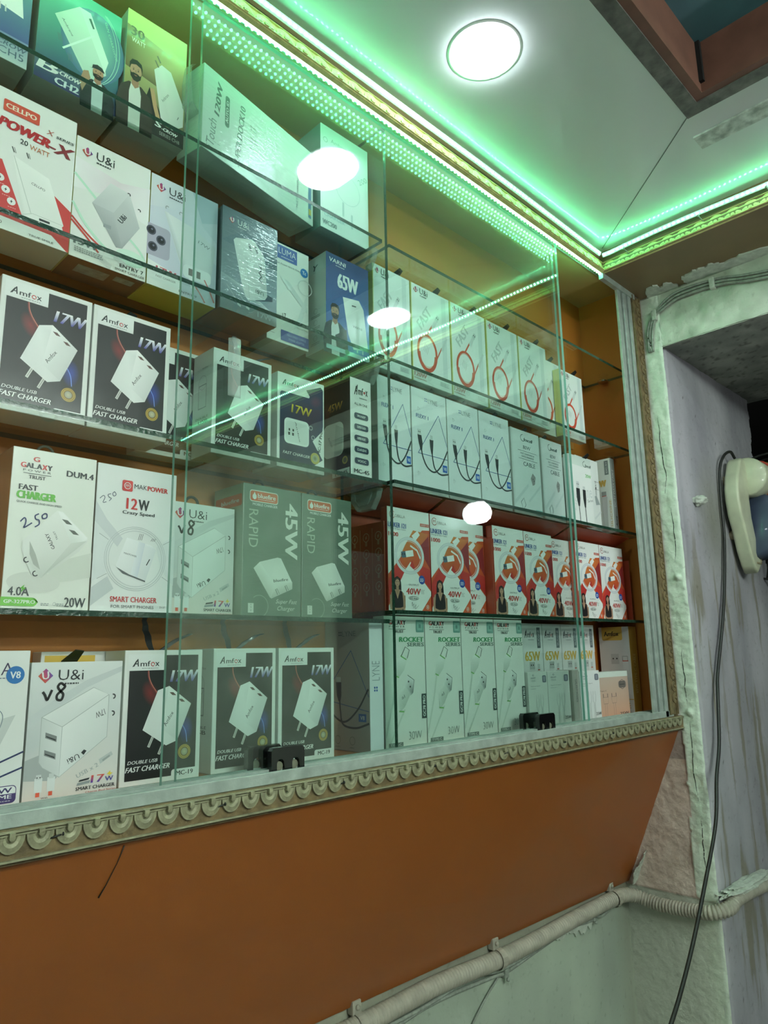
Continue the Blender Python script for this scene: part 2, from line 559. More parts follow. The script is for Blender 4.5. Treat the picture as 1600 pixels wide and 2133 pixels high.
# carved mouldings -------------------------------------------------
def carved(bm, length, height, period, depth=0.003, flip=False, mat=0, base=0):
    """strip along +x, height along z (0..height), relief towards -y"""
    def V(x, y, z):
        return bm.verts.new((x, -y, (height - z) if flip else z))
    def quad(a, b, c, d):
        f_ = bm.faces.new((a, b, c, d))
        f_.material_index = mat
    # base board
    bx(bm, 0, length, -0.002, 0.004, 0, height, base)
    # two bead lines along the top and a lip along the bottom
    for z0, z1, dd in ((height * 0.90, height * 0.97, 0.0024), (height * 0.80, height * 0.86, 0.0018), (0.0, height * 0.07, 0.0022)):
        za, zb = ((height - z1), (height - z0)) if flip else (z0, z1)
        bx(bm, 0, length, -0.002 - dd, -0.001, za, zb, mat)
    n = int(length / period)
    R = period * 0.485
    rs = (0.14, 0.22, 0.25, 0.33, 0.40, 0.62, 0.88, 0.985, 1.0)
    ds = (1.35, 1.25, 0.35, 0.35, 0.70, 0.85, 0.62, 0.60, 0.0)
    for i in range(n):
        cx, cz = (i + 0.5) * period, height * 0.80
        rings = []
        seg = 10
        for r_, d_ in zip(rs, ds):
            rings.append([V(cx + R * r_ * math.cos(math.pi + math.pi * k / seg), 0.0022 + depth * d_, cz + min(height * 0.72, R * 1.22) * r_ * math.sin(math.pi + math.pi * k / seg)) for k in range(seg + 1)])
        for a, b in zip(rings, rings[1:]):
            for k in range(seg):
                quad(a[k], a[k + 1], b[k + 1], b[k])
        c = V(cx, 0.0022 + depth * 1.4, cz)
        for k in range(seg):
            f_ = bm.faces.new((c, rings[0][k], rings[0][k + 1]))
            f_.material_index = mat
        pw = R * 0.2
        zt = height * 0.93
        za, zb = ((height - zt), (height - cz)) if flip else (cz, zt)
        bx(bm, cx - pw, cx + pw, -0.0022 - depth * 1.3, -0.001, za, zb, mat)

# ceiling tray mouldings (gilded, leaning slightly outwards)
def transform(bm, mat4):
    bmesh.ops.transform(bm, matrix=mat4, verts=bm.verts[:])
bm = bmesh.new()
carved(bm, 3.0, 0.021, 0.0285, 0.0026, flip=True)
transform(bm, Matrix.Translation((-1.8, -0.008, ZT)) @ Matrix.Rotation(math.radians(-14), 4, 'X'))
struct(obj('trim_1', bm, M['gilt_pale']))
bm = bmesh.new()
carved(bm, 2.4, 0.021, 0.0285, 0.0026, flip=True)
transform(bm, Matrix.Translation((XT + 0.004, -0.006, ZT)) @ Matrix.Rotation(math.radians(-90), 4, 'Z') @ Matrix.Rotation(math.radians(-14), 4, 'X'))
struct(obj('trim_2', bm, M['gilt_pale']))
# nail heads that hold the tray moulding
for k, (y, z) in enumerate(((-0.062, 2.231), (-0.20, 2.232), (-0.31, 2.231))):
    bm = bmesh.new()
    tube(bm, [(XT + 0.003, y, z), (XT - 0.012, y + 0.003, z + 0.006)], 0.0009, 6)
    lathe(bm, [(0.0005, -0.001), (0.002, -0.0006), (0.002, 0.0006), (0.0005, 0.001)], (XT - 0.012, y + 0.003, z + 0.006), 'X', 10)
    tag(obj('nail', bm, M['wire_grey']), ['bent nail in the gilt ceiling moulding, nearest the tray corner', 'second bent nail out from the tray corner in the gilt moulding', 'third bent nail from the tray corner in the gilt moulding'][k], 'nail', 'nails in the ceiling moulding')
# ------------------------------------------------------------------ display cabinet
CAB_L, CAB_R = -0.25, 1.335
cab = thing('display_cabinet', 'long wall-hung orange display cabinet with glass front above a sloping orange panel', 'cabinet', (0.5, 0.06, 1.36))
def cpart(name, bm, mt, smooth=False, parent=None):
    o = obj(name, bm, mt, None, smooth)
    o.parent = parent or cab
    if parent is None:
        o.matrix_parent_inverse = Matrix.Translation((-0.5, -0.06, -1.36))
    return o
def cbox(name, x0, x1, y0, y1, z0, z1, mt, bev=0.0, parent=None):
    bm = bmesh.new()
    bx(bm, x0, x1, y0, y1, z0, z1, 0, bev)
    return cpart(name, bm, mt, False, parent)
cbox('back_panel', CAB_L, CAB_R, 0.124, 0.130, 1.37, 2.24, M['laminate_inner'])
cbox('side_panel', CAB_R, CAB_R + 0.012, 0.004, 0.130, 1.36, 2.24, M['laminate_inner'])
cbox('top_panel', CAB_L, CAB_R, 0.005, 0.124, 2.2380, 2.2440, M['laminate_top'])
cbox('base_panel', CAB_L, CAB_R, 0.004, 0.124, 1.375, 1.3855, M['laminate_inner'])
# dark joint where the two halves of the side panel meet the shelves
# sloping panel below
bm = bmesh.new()
for q in (((CAB_L, 0.000, 1.358), (XR - 0.001, 0.000, 1.358), (XR - 0.001, 0.126, 1.070), (CAB_L, 0.126, 1.092)),):
    a = [bm.verts.new(p) for p in q]
    b = [bm.verts.new((p[0], p[1] + 0.004, p[2] + 0.010 if p[2] > 1.2 else p[2] + 0.002)) for p in q]
    bm.faces.new(a)
    bm.faces.new(b[::-1])
    for i in range(4):
        bm.faces.new((a[i], b[i], b[(i + 1) % 4], a[(i + 1) % 4]))
lower = cpart('lower_panel', bm, M['laminate'])
bm = bmesh.new()
tube(bm, [(0.2905, -0.0004 + 0.0030, 1.3495), (0.288, 0.0085, 1.336), (0.283, 0.0160, 1.319), (0.279, 0.0205, 1.309)], [0.0005, 0.0003, 0.0004, 0.0007], 5)
cpart('scratch', bm, M['wire_black'])
# bottom rail of aluminium with two running tracks
bm = bmesh.new()
bx(bm, CAB_L, 1.335, -0.004, 0.000, 1.3795, 1.3905, 0, 0.0006)
bx(bm, CAB_L, 1.335, -0.0032, 0.036, 1.3800, 1.3862, 0)
for y in (0.0070, 0.0155, 0.0240):
    bx(bm, CAB_L, 1.335, y, y + 0.0018, 1.384, 1.3915, 0)
cpart('bottom_rail', bm, M['alu'])
# top rail
bm = bmesh.new()
bx(bm, CAB_L, 1.330, 0.003, 0.0045, 2.2345, 2.2380, 0)
bx(bm, CAB_L, 1.330, 0.0235, 0.0245, 2.2345, 2.2380, 0)
bx(bm, 1.20, 1.330, -0.006, 0.003, 2.205, 2.2170, 0)
cpart('top_rail', bm, M['alu'])
# end post: three aluminium ribs
bm = bmesh.new()
bx(bm, 1.262, 1.276, -0.002, 0.003, 1.386, 2.214, 0, 0.0006)
bx(bm, 1.276, 1.284, 0.001, 0.005, 1.386, 2.214, 1)
bx(bm, 1.284, 1.297, -0.003, 0.006, 1.386, 2.214, 0, 0.0012)
bx(bm, 1.297, 1.303, 0.001, 0.006, 1.386, 2.214, 1)
bx(bm, 1.303, 1.315, -0.004, 0.006, 1.379, 2.214, 0, 0.0006)
cpart('end_post', bm, [M['alu'], M['alu_dark']])
# carved strip below the rail and up the end
bm = bmesh.new()
carved(bm, XR - CAB_L - 0.002, 0.0225, 0.0208, 0.0044, base=1)
transform(bm, Matrix.Translation((CAB_L, -0.006, 1.3568)))
cpart('bottom_moulding', bm, [M['gilt'], M['gilt_brown']])
cbox('moulding_batten', CAB_L, XR - 0.001, -0.004, 0.006, 1.3535, 1.379, M['gilt_brown'])
bm = bmesh.new()
carved(bm, 0.83, 0.034, 0.0208, 0.0018)
transform(bm, Matrix.Translation((1.317, -0.003, 2.213)) @ Matrix.Rotation(math.radians(90), 4, 'Y'))
transform(bm, Matrix.Identity(4))
cpart('side_moulding', bm, M['gilt_brown'])
cbox('side_batten', 1.316, XR - 0.004, 0.000, 0.012, 1.379, 2.216, M['gilt_brown'])
# small bracket screws that hold the carved strip
for k in range(9):
    x = 0.225 + k * 0.143
    bm = bmesh.new()
    tube(bm, [(x, -0.0105, 1.3690), (x + 0.008, -0.0112, 1.3705)], 0.0008, 6)
    lathe(bm, [(0.0004, -0.0008), (0.0016, -0.0004), (0.0016, 0.0006)], (x + 0.009, -0.0112, 1.3708), 'X', 8)
    cpart('moulding_nail', bm, M['wire_black'])

def glass_slab(name, x0, x1, y0, y1, z0, z1, face_axis, glass, edge, parent=None):
    """glass slab: the two large faces are clear, the narrow sides show the green of the glass"""
    bm = bmesh.new()
    bx(bm, x0, x1, y0, y1, z0, z1)
    bm.normal_update()
    for f_ in bm.faces:
        f_.material_index = 0 if abs(f_.normal[face_axis]) > 0.5 else 1
    return obj(name, bm, [glass, edge], parent)

# two sliding doors, both pushed to the middle
def handle_shoe(px, parent_o, y0, zz=1.389):
    bm = bmesh.new()
    w, h, d = 0.041, 0.0225, 0.007
    # block with two arched cut-outs: polygon outline extruded
    def arch(cx, r, hh):
        return [(cx + r * math.cos(math.pi * t / 8), hh + r * math.sin(math.pi * t / 8)) for t in range(9)]
    out = [(0, 0), (0, h - 0.003), (0.003, h), (w - 0.003, h), (w, h - 0.003), (w, 0)]
    out += [(w * 0.86, 0)] + [p for p in arch(w * 0.73, w * 0.11, 0.007)] + [(w * 0.62, 0), (w * 0.40, 0)] + [p for p in arch(w * 0.27, w * 0.11, 0.007)] + [(w * 0.16, 0)]
    a = [bm.verts.new((px + x, y0 - d, zz + z)) for x, z in out]
    b = [bm.verts.new((px + x, y0, zz + z)) for x, z in out]
    bm.faces.new(a)
    bm.faces.new(b[::-1])
    n = len(out)
    for i in range(n):
        bm.faces.new((a[i], b[i], b[(i + 1) % n], a[(i + 1) % n]))
    for cx in (w * 0.27, w * 0.73):
        lathe(bm, [(0.0042, -0.004), (0.0045, -0.0035), (0.0045, -0.001), (0.0042, 0.0)], (px + cx, y0 - 0.001, zz + 0.0046), 'Y', 14, 1)
    o = obj('roller_shoe', bm, [M['black'], M['loop']], parent_o)
    return o
d1 = glass_slab('sliding_door', 0.3256, 1.0607, 0.0100, 0.0140, 1.3885, 2.230, 1, M['glass'], M['pane_edge'])
d1.parent = cab
d2 = glass_slab('sliding_door', 0.3443, 1.0607, 0.0185, 0.0225, 1.3885, 2.230, 1, M['glass'], M['pane_edge'])
d2.parent = cab
for d in (d1, d2):
    d.matrix_parent_inverse = Matrix.Translation((-0.5, -0.06, -1.36))
handle_shoe(0.438, d1, 0.0098)
handle_shoe(0.907, d1, 0.0098)
handle_shoe(0.424, d2, 0.0300, 1.390)
handle_shoe(0.896, d2, 0.0300, 1.390)
bm = bmesh.new()
pr = [(0.000, -0.0008), (0.003, -0.0045), (0.0075, -0.0055), (0.012, -0.0045), (0.0152, -0.0008), (0.0152, 0), (0, 0)]
rows = []
for z in (1.7662, 1.769, 1.826, 1.8295):
    sx = 0.3822 if z < 1.80 else 0.3815
    rows.append([bm.verts.new((sx + x, 0.0098 + y, z)) for x, y in pr])
for a, b in zip(rows, rows[1:]):
    for i in range(len(pr)):
        bm.faces.new((a[i], a[(i + 1) % len(pr)], b[(i + 1) % len(pr)], b[i]))
bm.faces.new(rows[0][::-1])
bm.faces.new(rows[-1])
fp = obj('finger_pull', bm, M['clear'], d1)

# glass divider between the two bays
dv = glass_slab('divider_glass', 0.6365, 0.6415, 0.028, 0.123, 1.3860, 2.2375, 0, M['shelf'], M['shelf_edge'])
dv.parent = cab
dv.matrix_parent_inverse = Matrix.Translation((-0.5, -0.06, -1.36))

# loose glass shelves
SHL = {1: 2.0565, 2: 1.8875, 3: 1.7165, 4: 1.5425}
SHR = {1: 2.0560, 2: 1.8885, 3: 1.7215, 4: 1.5545}
ORD = {1: 'topmost', 2: 'second highest', 3: 'third highest', 4: 'lowest'}
def shelf(x0, x1, z, label):
    o = glass_slab('glass_shelf', x0 - (x0 + x1) / 2, x1 - (x0 + x1) / 2, -0.049, 0.049, -0.0025, 0.0025, 2, M['shelf'], M['shelf_edge'])
    o.location = ((x0 + x1) / 2, 0.0745, z)
    tag(o, label, 'shelf', 'glass shelves')
for k, z in SHL.items():
    shelf(CAB_L + 0.001, 0.629, z - 0.0025, '%s green-edged glass shelf in the wide bay of large charger boxes' % ORD[k])
for k, z in SHR.items():
    shelf(0.6425, 1.3345, z - 0.0025, '%s green-edged glass shelf in the bay of cable boxes beside the end post' % ORD[k])
# plastic shelf brackets on the divider and on the end panel
def bracket(x, z, s):
    bm = bmesh.new()
    out = [(0.040, 0), (0.092, 0), (0.092, -0.012), (0.080, -0.026), (0.054, -0.026), (0.044, -0.012)]
    a = [bm.verts.new((x, y, z + q)) for y, q in out]
    b = [bm.verts.new((x + s * 0.009, y, z + q)) for y, q in out]
    bm.faces.new(a)
    bm.faces.new(b[::-1])
    for i in range(len(out)):
        bm.faces.new((a[i], b[i], b[(i + 1) % len(out)], a[(i + 1) % len(out)]))
    inn = [((y - 0.066) * 0.62 + 0.066, q * 0.6 - 0.004) for y, q in out]
    c = [bm.verts.new((x + s * 0.0095, y, z + q)) for y, q in inn]
    d = [bm.verts.new((x + s * 0.011, y, z + q)) for y, q in inn]
    bm.faces.new(d)
    for i in range(len(inn)):
        bm.faces.new((c[i], d[i], d[(i + 1) % len(inn)], c[(i + 1) % len(inn)]))
    cpart('shelf_bracket', bm, M['clear'])
for k in (1, 2, 3):
    bracket(0.6362, SHL[k] - 0.0053, -1)
for k in (1, 2, 3):
    bm = bmesh.new()
    lathe(bm, [(0.002, -0.0035), (0.010, -0.003), (0.0115, -0.001), (0.010, 0.0)], (1.3245, 0.075, SHR[k] - 0.0053), 'Z', 20)
    cpart('shelf_peg', bm, M['chrome'])

# ------------------------------------------------------------------ led strips
def led_strip(name, label, pts, facing, width, pitch=0.00835):
    """tape that follows the points, with one bead every pitch; facing = unit vector the beads point to"""
    P = [Vector(p) for p in pts]
    F = Vector(facing)
    root = thing(name, label, 'led strip', P[0], 0, 'green led strips')
    bm = bmesh.new()
    rows = []
    for i, p in enumerate(P):
        t = (P[min(i + 1, len(P) - 1)] - P[max(i - 1, 0)]).normalized()
        s = t.cross(F).normalized() * width / 2
        rows.append([bm.verts.new(p + s * a + F * b - P[0]) for a, b in ((-1, 0), (-1, 0.0016), (-0.55, 0.0026), (0.55, 0.0026), (1, 0.0016), (1, 0))])
    for a, b in zip(rows, rows[1:]):
        for k in range(6):
            bm.faces.new((a[k], a[(k + 1) % 6], b[(k + 1) % 6], b[k]))
    bm.faces.new(rows[0][::-1])
    bm.faces.new(rows[-1])
    obj('silicone_tape', bm, M['tape'], root)
    # bead positions along the arc length
    L, out, carry = 0.0, [], pitch / 2
    for a, b in zip(P, P[1:]):
        seg = (b - a).length
        while carry <= seg:
            out.append(a.lerp(b, carry / seg) + F * 0.0024)
            carry += pitch
        carry -= seg
    return root, out, F
def bead_bm(bm, c, F, s=0.0022):
    u = F.cross(Vector((0, 0, 1)))
    if u.length < 0.2:
        u = F.cross(Vector((1, 0, 0)))
    u.normalize()
    w = F.cross(u)
    ring = [bm.verts.new(c + (u * math.cos(a) + w * math.sin(a)) * s) for a in [k * math.pi / 3 for k in range(6)]]
    top = [bm.verts.new(c + (u * math.cos(a) + w * math.sin(a)) * s * 0.6 + F * 0.0014) for a in [k * math.pi / 3 for k in range(6)]]
    for k in range(6):
        bm.faces.new((ring[k], ring[(k + 1) % 6], top[(k + 1) % 6], top[k]))
    bm.faces.new(top)
def add_beads(root, pts, F, s=0.0022, mt=None):
    mt = mt or M['bead']
    o0 = Vector(root.location)
    pts = sorted(pts, key=lambda p: (p - cam.matrix_world.translation).length if FWD.dot(p - cam.matrix_world.translation) > 0.25 else 99)
    me = None
    for p in pts[:100]:
        if me is None:
            bm = bmesh.new()
            bead_bm(bm, Vector((0, 0, 0)), F, s)
            me = bpy.data.meshes.new('led_bead')
            bm.normal_update()
            bm.to_mesh(me)
            bm.free()
            me.materials.append(mt)
        b = link(bpy.data.objects.new('led_bead', me), root)
        b.location = p - o0
    if len(pts) > 100:
        bm = bmesh.new()
        for p in pts[100:]:
            bead_bm(bm, p - o0, F, s)
        b = obj('led_beads_far', bm, mt, root)
        b['kind'] = 'stuff'
ZS = 2.2455
wav = lambda x: 0.0012 * math.sin(x * 9.0)
r, p, F = led_strip('led_strip', 'green led strip above the gilt moulding along the cabinet front, under the ceiling',
                    [(-0.35 + 0.05 * i, -0.0128, ZS + wav(-0.35 + 0.05 * i)) for i in range(31)] + [(1.180, -0.0128, ZS - 0.001)], Vector((0, -0.86, -0.51)).normalized(), 0.008)
add_beads(r, p, F)
r, p, F = led_strip('led_strip', 'green led strip above the gilt moulding on the doorway side, running towards the viewer',
                    [(1.186, -0.016, ZS - 0.003), (1.190, -0.03, ZS - 0.001)] + [(1.191, -0.06 - 0.06 * i, ZS + 0.0022 * math.sin(i * 0.9 + 0.4)) for i in range(26)], Vector((-0.86, 0, -0.51)).normalized(), 0.008)
add_beads(r, p, F)
r, p, F = led_strip('led_strip', 'bright green-white led bar along the top rail of the cabinet, below the gilt moulding',
                    [(-0.35, 0.0012, 2.2210), (1.213, 0.0012, 2.2210)], Vector((0, -1, 0)), 0.0092)
r.children[0].data.materials[0] = M['bar']
D = Vector((0, 0.5, -0.87)).normalized()
add_beads(r, [q + Vector((0, 0.0022, -0.0046)) for q in p], D, 0.0019, M['bead_low'])

# ------------------------------------------------------------------ lamps
def downlight(x, y, label):
    t = thing('downlight', label, 'ceiling lamp', (x, y, ZC), 0, 'round ceiling downlights')
    bm = bmesh.new()
    lathe(bm, [(0.0475, 0.0), (0.0475, -0.0006), (0.045, -0.0010), (0.0405, -0.0012), (0.0395, 0.0)], (0, 0, 0), 'Z', 48)
    obj('rim', bm, M['white_plastic'], t)
    bm = bmesh.new()
    lathe(bm, [(0.0405, -0.001), (0.0400, -0.0040), (0.037, -0.0055), (0.02, -0.0068), (0.004, -0.0070)], (0, 0, 0), 'Z', 48)
    obj('lens', bm, M['lens'], t)
    return t
downlight(0.6568, -0.1396, 'round white ceiling downlight above the cabinet, the only one seen directly')
downlight(1.0903, -0.436, 'round white ceiling downlight over the doorway, seen only mirrored in the glass')
# hanging bulb that shows as the round reflection
t = thing('light_bulb', 'round white bulb hanging in the doorway, seen only mirrored in the glass', 'bulb', (1.262, -0.339, 1.807))
bm = bmesh.new()
lathe(bm, [(0.003, -0.0235), (0.012, -0.0205), (0.0205, -0.012), (0.0235, 0.000), (0.0205, 0.012), (0.014, 0.0195), (0.009, 0.0245)], (0, 0, 0), 'Z', 32)
obj('globe', bm, M['bulb'], t)
bm = bmesh.new()
lathe(bm, [(0.0090, 0.024), (0.0110, 0.030), (0.0110, 0.060), (0.006, 0.070)], (0, 0, 0), 'Z', 24)
obj('holder', bm, M['black'], t)
bm = bmesh.new()
tube(bm, [(0, 0, 0.068), (0, 0, ZT - 1.807)], 0.0025, 8)
obj('flex', bm, M['wire_grey'], t)

def fill_tube(x, y, z, label):  # unseen fill light added to raise the overall brightness
    t = thing('fill_tube', label, 'tube light', (x, y, z), 0, 'tube lights over the shop floor')
    bm = bmesh.new()
    tube(bm, [(-0.58, 0, 0), (0.58, 0, 0)], 0.014, 14)
    obj('tube', bm, M['tube'], t)
    bm = bmesh.new()
    bx(bm, -0.61, 0.61, -0.02, 0.02, 0.022, 0.055, 0, 0.004)
    for s in (-1, 1):
        bx(bm, s * 0.595 - 0.014, s * 0.595 + 0.014, -0.018, 0.018, -0.018, 0.024, 0, 0.003)
    obj('batten', bm, M['white_plastic'], t)
fill_tube(0.30, -1.50, 2.20, 'white tube light hanging over the shop floor behind the viewer, nearer the cabinet')
fill_tube(0.20, -2.10, 2.20, 'white tube light over the shop floor behind the viewer, farther from the cabinet')
# ------------------------------------------------------------------ conduit, cables, wall fan
def conduit_path():
    a = [(-0.3, YB - 0.014, 1.066), (0.4, YB - 0.014, 1.062), (0.66, YB - 0.014, 1.060), (0.80, YB - 0.014, 1.062), (0.96, YB - 0.015, 1.055), (1.17, YB - 0.015, 1.058),
         (1.30, YB - 0.016, 1.058), (1.338, YB - 0.026, 1.053), (1.349, 0.085, 1.047), (1.350, 0.055, 1.044), (1.349, 0.0, 1.047), (1.347, -0.035, 1.052),
         (1.366, -0.056, 1.060), (1.40, -0.056, 1.066), (1.48, -0.056, 1.064), (1.62, -0.056, 1.054), (1.84, -0.056, 1.05)]
    return spline(a, 10)
cp = conduit_path()
# resample so every ring step is equal, then ridge it
def resample(P, step):
    out = [P[0]]
    acc = 0.0
    for a, b in zip(P, P[1:]):
        d = (b - a).length
        t = step - acc
        while t <= d:
            out.append(a.lerp(b, t / d))
            t += step
        acc = (acc + d) % step
    return out
cpr = resample(cp, 0.0012)
t = thing('conduit', 'grey corrugated conduit running under the orange panel and round the wall corner', 'conduit', (0.4, YB - 0.014, 1.05))
bm = bmesh.new()
tube(bm, cpr, [0.0112 + (0.0012 if (k % 5) < 3 else -0.0012) for k in range(len(cpr))], 12)
transform(bm, Matrix.Translation((-0.4, -(YB - 0.014), -1.05)))
obj('ribbed_pipe', bm, M['conduit'], t)
for (x, y, z) in ((0.655, YB - 0.014, 1.060), (0.935, YB - 0.015, 1.056), (1.285, YB - 0.016, 1.058)):
    bm = bmesh.new()
    pts = [(x, y - 0.0142 * math.sin(a), z + 0.0142 * math.cos(a)) for a in [math.pi * k / 8 for k in range(9)]]
    for a, b in zip(pts, pts[1:]):
        q = [bm.verts.new((p[0] + dx, p[1], p[2])) for p, dx in ((a, -0.006), (a, 0.006), (b, 0.006), (b, -0.006))]
        bm.faces.new(q)
    bx(bm, x - 0.007, x + 0.007, YB - 0.012, YB - 0.001, z + 0.011, z + 0.027, 0, 0.0015)
    lathe(bm, [(0.001, -0.003), (0.003, -0.0025), (0.003, 0)], (x, YB - 0.012, z + 0.020), 'Y', 10)
    transform(bm, Matrix.Translation((-0.4, -(YB - 0.014), -1.05)))
    obj('saddle_clip', bm, M['conduit'], t)
# lime plaster lump that half buries the pipe at the doorway corner
bm = bmesh.new()
bmesh.ops.create_icosphere(bm, subdivisions=5, radius=1.0)
for v in bm.verts:
    n = v.co.copy()
    k = 1 + 0.35 * noise.fractal(n * 2.2 + Vector((3, 1, 7)), 1.0, 2.0, 4)
    v.co = Vector((n.x * 0.115, n.y * 0.017, n.z * 0.010)) * k
    v.co.x += 0.0
transform(bm, Matrix.Translation((1.475, -0.050, 1.074)) @ Matrix.Rotation(math.radians(2), 4, 'Y'))
o = obj('plaster_lump', bm, M['rough'], None, True)
tag(o, 'rough lime plaster crust on the conduit where it enters the doorway', 'plaster')
bm = bmesh.new()
bmesh.ops.create_icosphere(bm, subdivisions=4, radius=1.0)
for v in bm.verts:
    n = v.co.copy()
    k = 1 + 0.4 * noise.fractal(n * 2.0 + Vector((13, 1, 4)), 1.0, 2.0, 4)
    v.co = Vector((n.x * 0.016, n.y * 0.014, n.z * 0.010)) * k
transform(bm, Matrix.Translation((1.449, -0.045, 1.793)))
o = obj('plaster_lump', bm, M['rough'], None, True)
tag(o, 'small lump of dried plaster sticking out of the streaked doorway wall', 'plaster')
# flap of torn paper at the lower corner of the orange panel
bm = bmesh.new()
blob(bm, rag([(1.352, 1.070), (1.345, 1.082), (1.336, 1.092), (1.338, 1.101), (1.350, 1.104), (1.360, 1.128), (1.3635, 1.130), (1.3635, 1.07)], 0.006, 21), 0.0016, lambda u, v, r: (u, 0.116 - (v - 1.07) * 0.42 - 0.004 - r, v))
tag(obj('paper_flap', bm, M['rough']), 'torn flap of pale paper at the lower corner of the orange panel', 'paper')
# thin old cables sagging below the conduit
def cable(name, label, pts, r, mt, n=8, seg=7, group=None):
    bm = bmesh.new()
    tube(bm, spline(pts, n), r, seg)
    return tag(obj(name, bm, mt), label, 'cable', group)
y = YB - 0.005
cable('thin_cable', 'thin grey cable drooping under the conduit, clipped along the wall', [(0.3, y, 1.030), (0.66, y, 1.030), (0.80, y, 1.037), (0.93, y, 1.030), (0.965, y, 1.027), (1.05, y, 1.034), (1.15, y, 1.041), (1.22, y, 1.036), (1.27, y, 1.043), (1.355, y, 1.040)], 0.0028, M['wire_grey'])
cable('thin_cable', 'second thin painted cable twisted just under the conduit near the clips', [(0.5, y - 0.003, 1.044), (0.75, y - 0.004, 1.040), (0.88, y - 0.003, 1.046), (0.95, y - 0.004, 1.036), (1.10, y - 0.003, 1.040), (1.20, y - 0.006, 1.047), (1.25, y - 0.003, 1.036), (1.31, y, 1.046)], 0.0026, M['wire_grey'])
cable('thin_cable', 'fine dark wire branching off down the pale wall below the conduit', [(0.952, y, 1.029), (0.935, y, 1.020), (0.91, y, 1.005), (0.87, y, 0.975), (0.82, y, 0.93)], 0.0015, M['wire_grey'])
for k, (x, z) in enumerate(((0.962, 1.027), (1.225, 1.040))):
    bm = bmesh.new()
    bx(bm, x - 0.005, x + 0.005, YB - 0.010, YB, z - 0.006, z + 0.006, 0, 0.0012)
    lathe(bm, [(0.001, -0.004), (0.0028, -0.003), (0.0028, 0)], (x, YB - 0.009, z - 0.008), 'Y', 10)
    tag(obj('cable_clip', bm, M['wire_grey']), ['small cable clip under the middle of the conduit', 'small cable clip under the conduit by the wall corner'][k], 'cable clip', 'cable clips')
# crumbled plaster under the conduit near the corner
bm = bmesh.new()
blob(bm, rag([(1.10, 1.040), (1.16, 1.046), (1.25, 1.052), (1.33, 1.048), (1.345, 1.040), (1.28, 1.038), (1.24, 1.030), (1.20, 1.022), (1.16, 1.028), (1.12, 1.032)], 0.012, 31, 9), 0.004, lambda u, v, r: (u, YB - r, v))
tag(obj('plaster_crust', bm, M['rough']), 'crumbling plaster crust on the wall right below the conduit', 'plaster')
# cables along the lintel
xx = XR - 0.008
for k, dz in enumerate((0.0, 0.0065, -0.006)):
    cable('lintel_cable', ['painted cable curving over the doorway lintel, middle one of three', 'painted cable curving over the doorway lintel, uppermost of three', 'painted cable curving over the doorway lintel, lowest of three'][k],
          [(xx, -0.018 - dz * .6, 2.095), (xx, -0.0195 - dz * .8, 2.137), (xx, -0.031 - dz * .8, 2.1685 + dz * .4), (xx, -0.0514, 2.184 + dz), (xx - 0.001, -0.0872, 2.1955 + dz * 1.1), (xx, -0.1617, 2.1925 + dz), (xx, -0.2458, 2.1735 + dz), (xx, -0.5, 2.14 + dz), (xx, -0.95, 2.13 + dz)], 0.0026, M['wire_grey'], 8, 7, 'cables over the doorway')
for k, (yy, z) in enumerate(((-0.032, 2.170), (-0.150, 2.194))):
    bm = bmesh.new()
    bx(bm, XR - 0.013, XR, yy - 0.005, yy + 0.005, z - 0.011, z + 0.011, 0, 0.0015)
    tag(obj('cable_clip', bm, M['rough']), ['plastered clip holding the cables at the bend by the cabinet end', 'plastered clip holding the cables midway along the lintel'][k], 'cable clip', 'cable clips')
# black cable hanging across the picture from the fan
bc = [(1.640, -0.060, 1.914), (1.618, -0.060, 1.924), (1.590, -0.056, 1.912), (1.575, -0.050, 1.885), (1.568, -0.048, 1.84), (1.566, -0.047, 1.79), (1.560, -0.047, 1.72), (1.525, -0.049, 1.62), (1.490, -0.05, 1.545), (1.4415, -0.05, 1.4555), (1.425, -0.052, 1.42), (1.396, -0.056, 1.33),
      (1.358, -0.060, 1.275), (1.318, -0.066, 1.205), (1.240, -0.07, 1.125), (1.165, -0.075, 1.06), (1.095, -0.08, 1.012), (1.02, -0.085, 0.968), (0.92, -0.1, 0.90), (0.82, -0.12, 0.80)]
cable('hanging_cable', 'black cable hanging down from the fan past the doorway edge', bc, 0.0032, M['wire_black'], 8, 8)

# wall fan seen edge-on ---------------------------------------------
fan = thing('wall_fan', 'old cream wall fan hanging at the doorway, seen from its side', 'fan', (1.60, -0.075, 1.76))
def fl(v):
    return Vector(v) - Vector((1.60, -0.075, 1.76))
def slab_profile(name, prof, y0, y1, mt, bev, smooth=True):
    bm = bmesh.new()
    a = [bm.verts.new(fl((x, y0, z))) for x, z in prof]
    b = [bm.verts.new(fl((x, y1, z))) for x, z in prof]
    fs = [bm.faces.new(a), bm.faces.new(b[::-1])]
    n = len(prof)
    for i in range(n):
        fs.append(bm.faces.new((a[i], b[i], b[(i + 1) % n], a[(i + 1) % n])))
    bmesh.ops.recalc_face_normals(bm, faces=bm.faces[:])
    rim = [e for e in bm.edges if abs(e.verts[0].co.y - e.verts[1].co.y) < 1e-6]
    bmesh.ops.bevel(bm, geom=rim, offset=bev, segments=3, profile=0.6, affect='EDGES')
    return obj(name, bm, mt, fan, smooth)
body = [(1.6133, 1.900), (1.590, 1.862), (1.5800, 1.835), (1.5785, 1.812), (1.5839, 1.777), (1.598, 1.748), (1.6133, 1.702), (1.630, 1.672), (1.6441, 1.6566), (1.662, 1.668),
        (1.681, 1.6835), (1.6965, 1.696), (1.675, 1.7093), (1.655, 1.734), (1.6445, 1.775), (1.6435, 1.8174), (1.6523, 1.862), (1.656, 1.900), (1.650, 1.909), (1.625, 1.908)]
slab_profile('body', body, -0.080, -0.050, M['cream'], 0.006)
bm = bmesh.new()
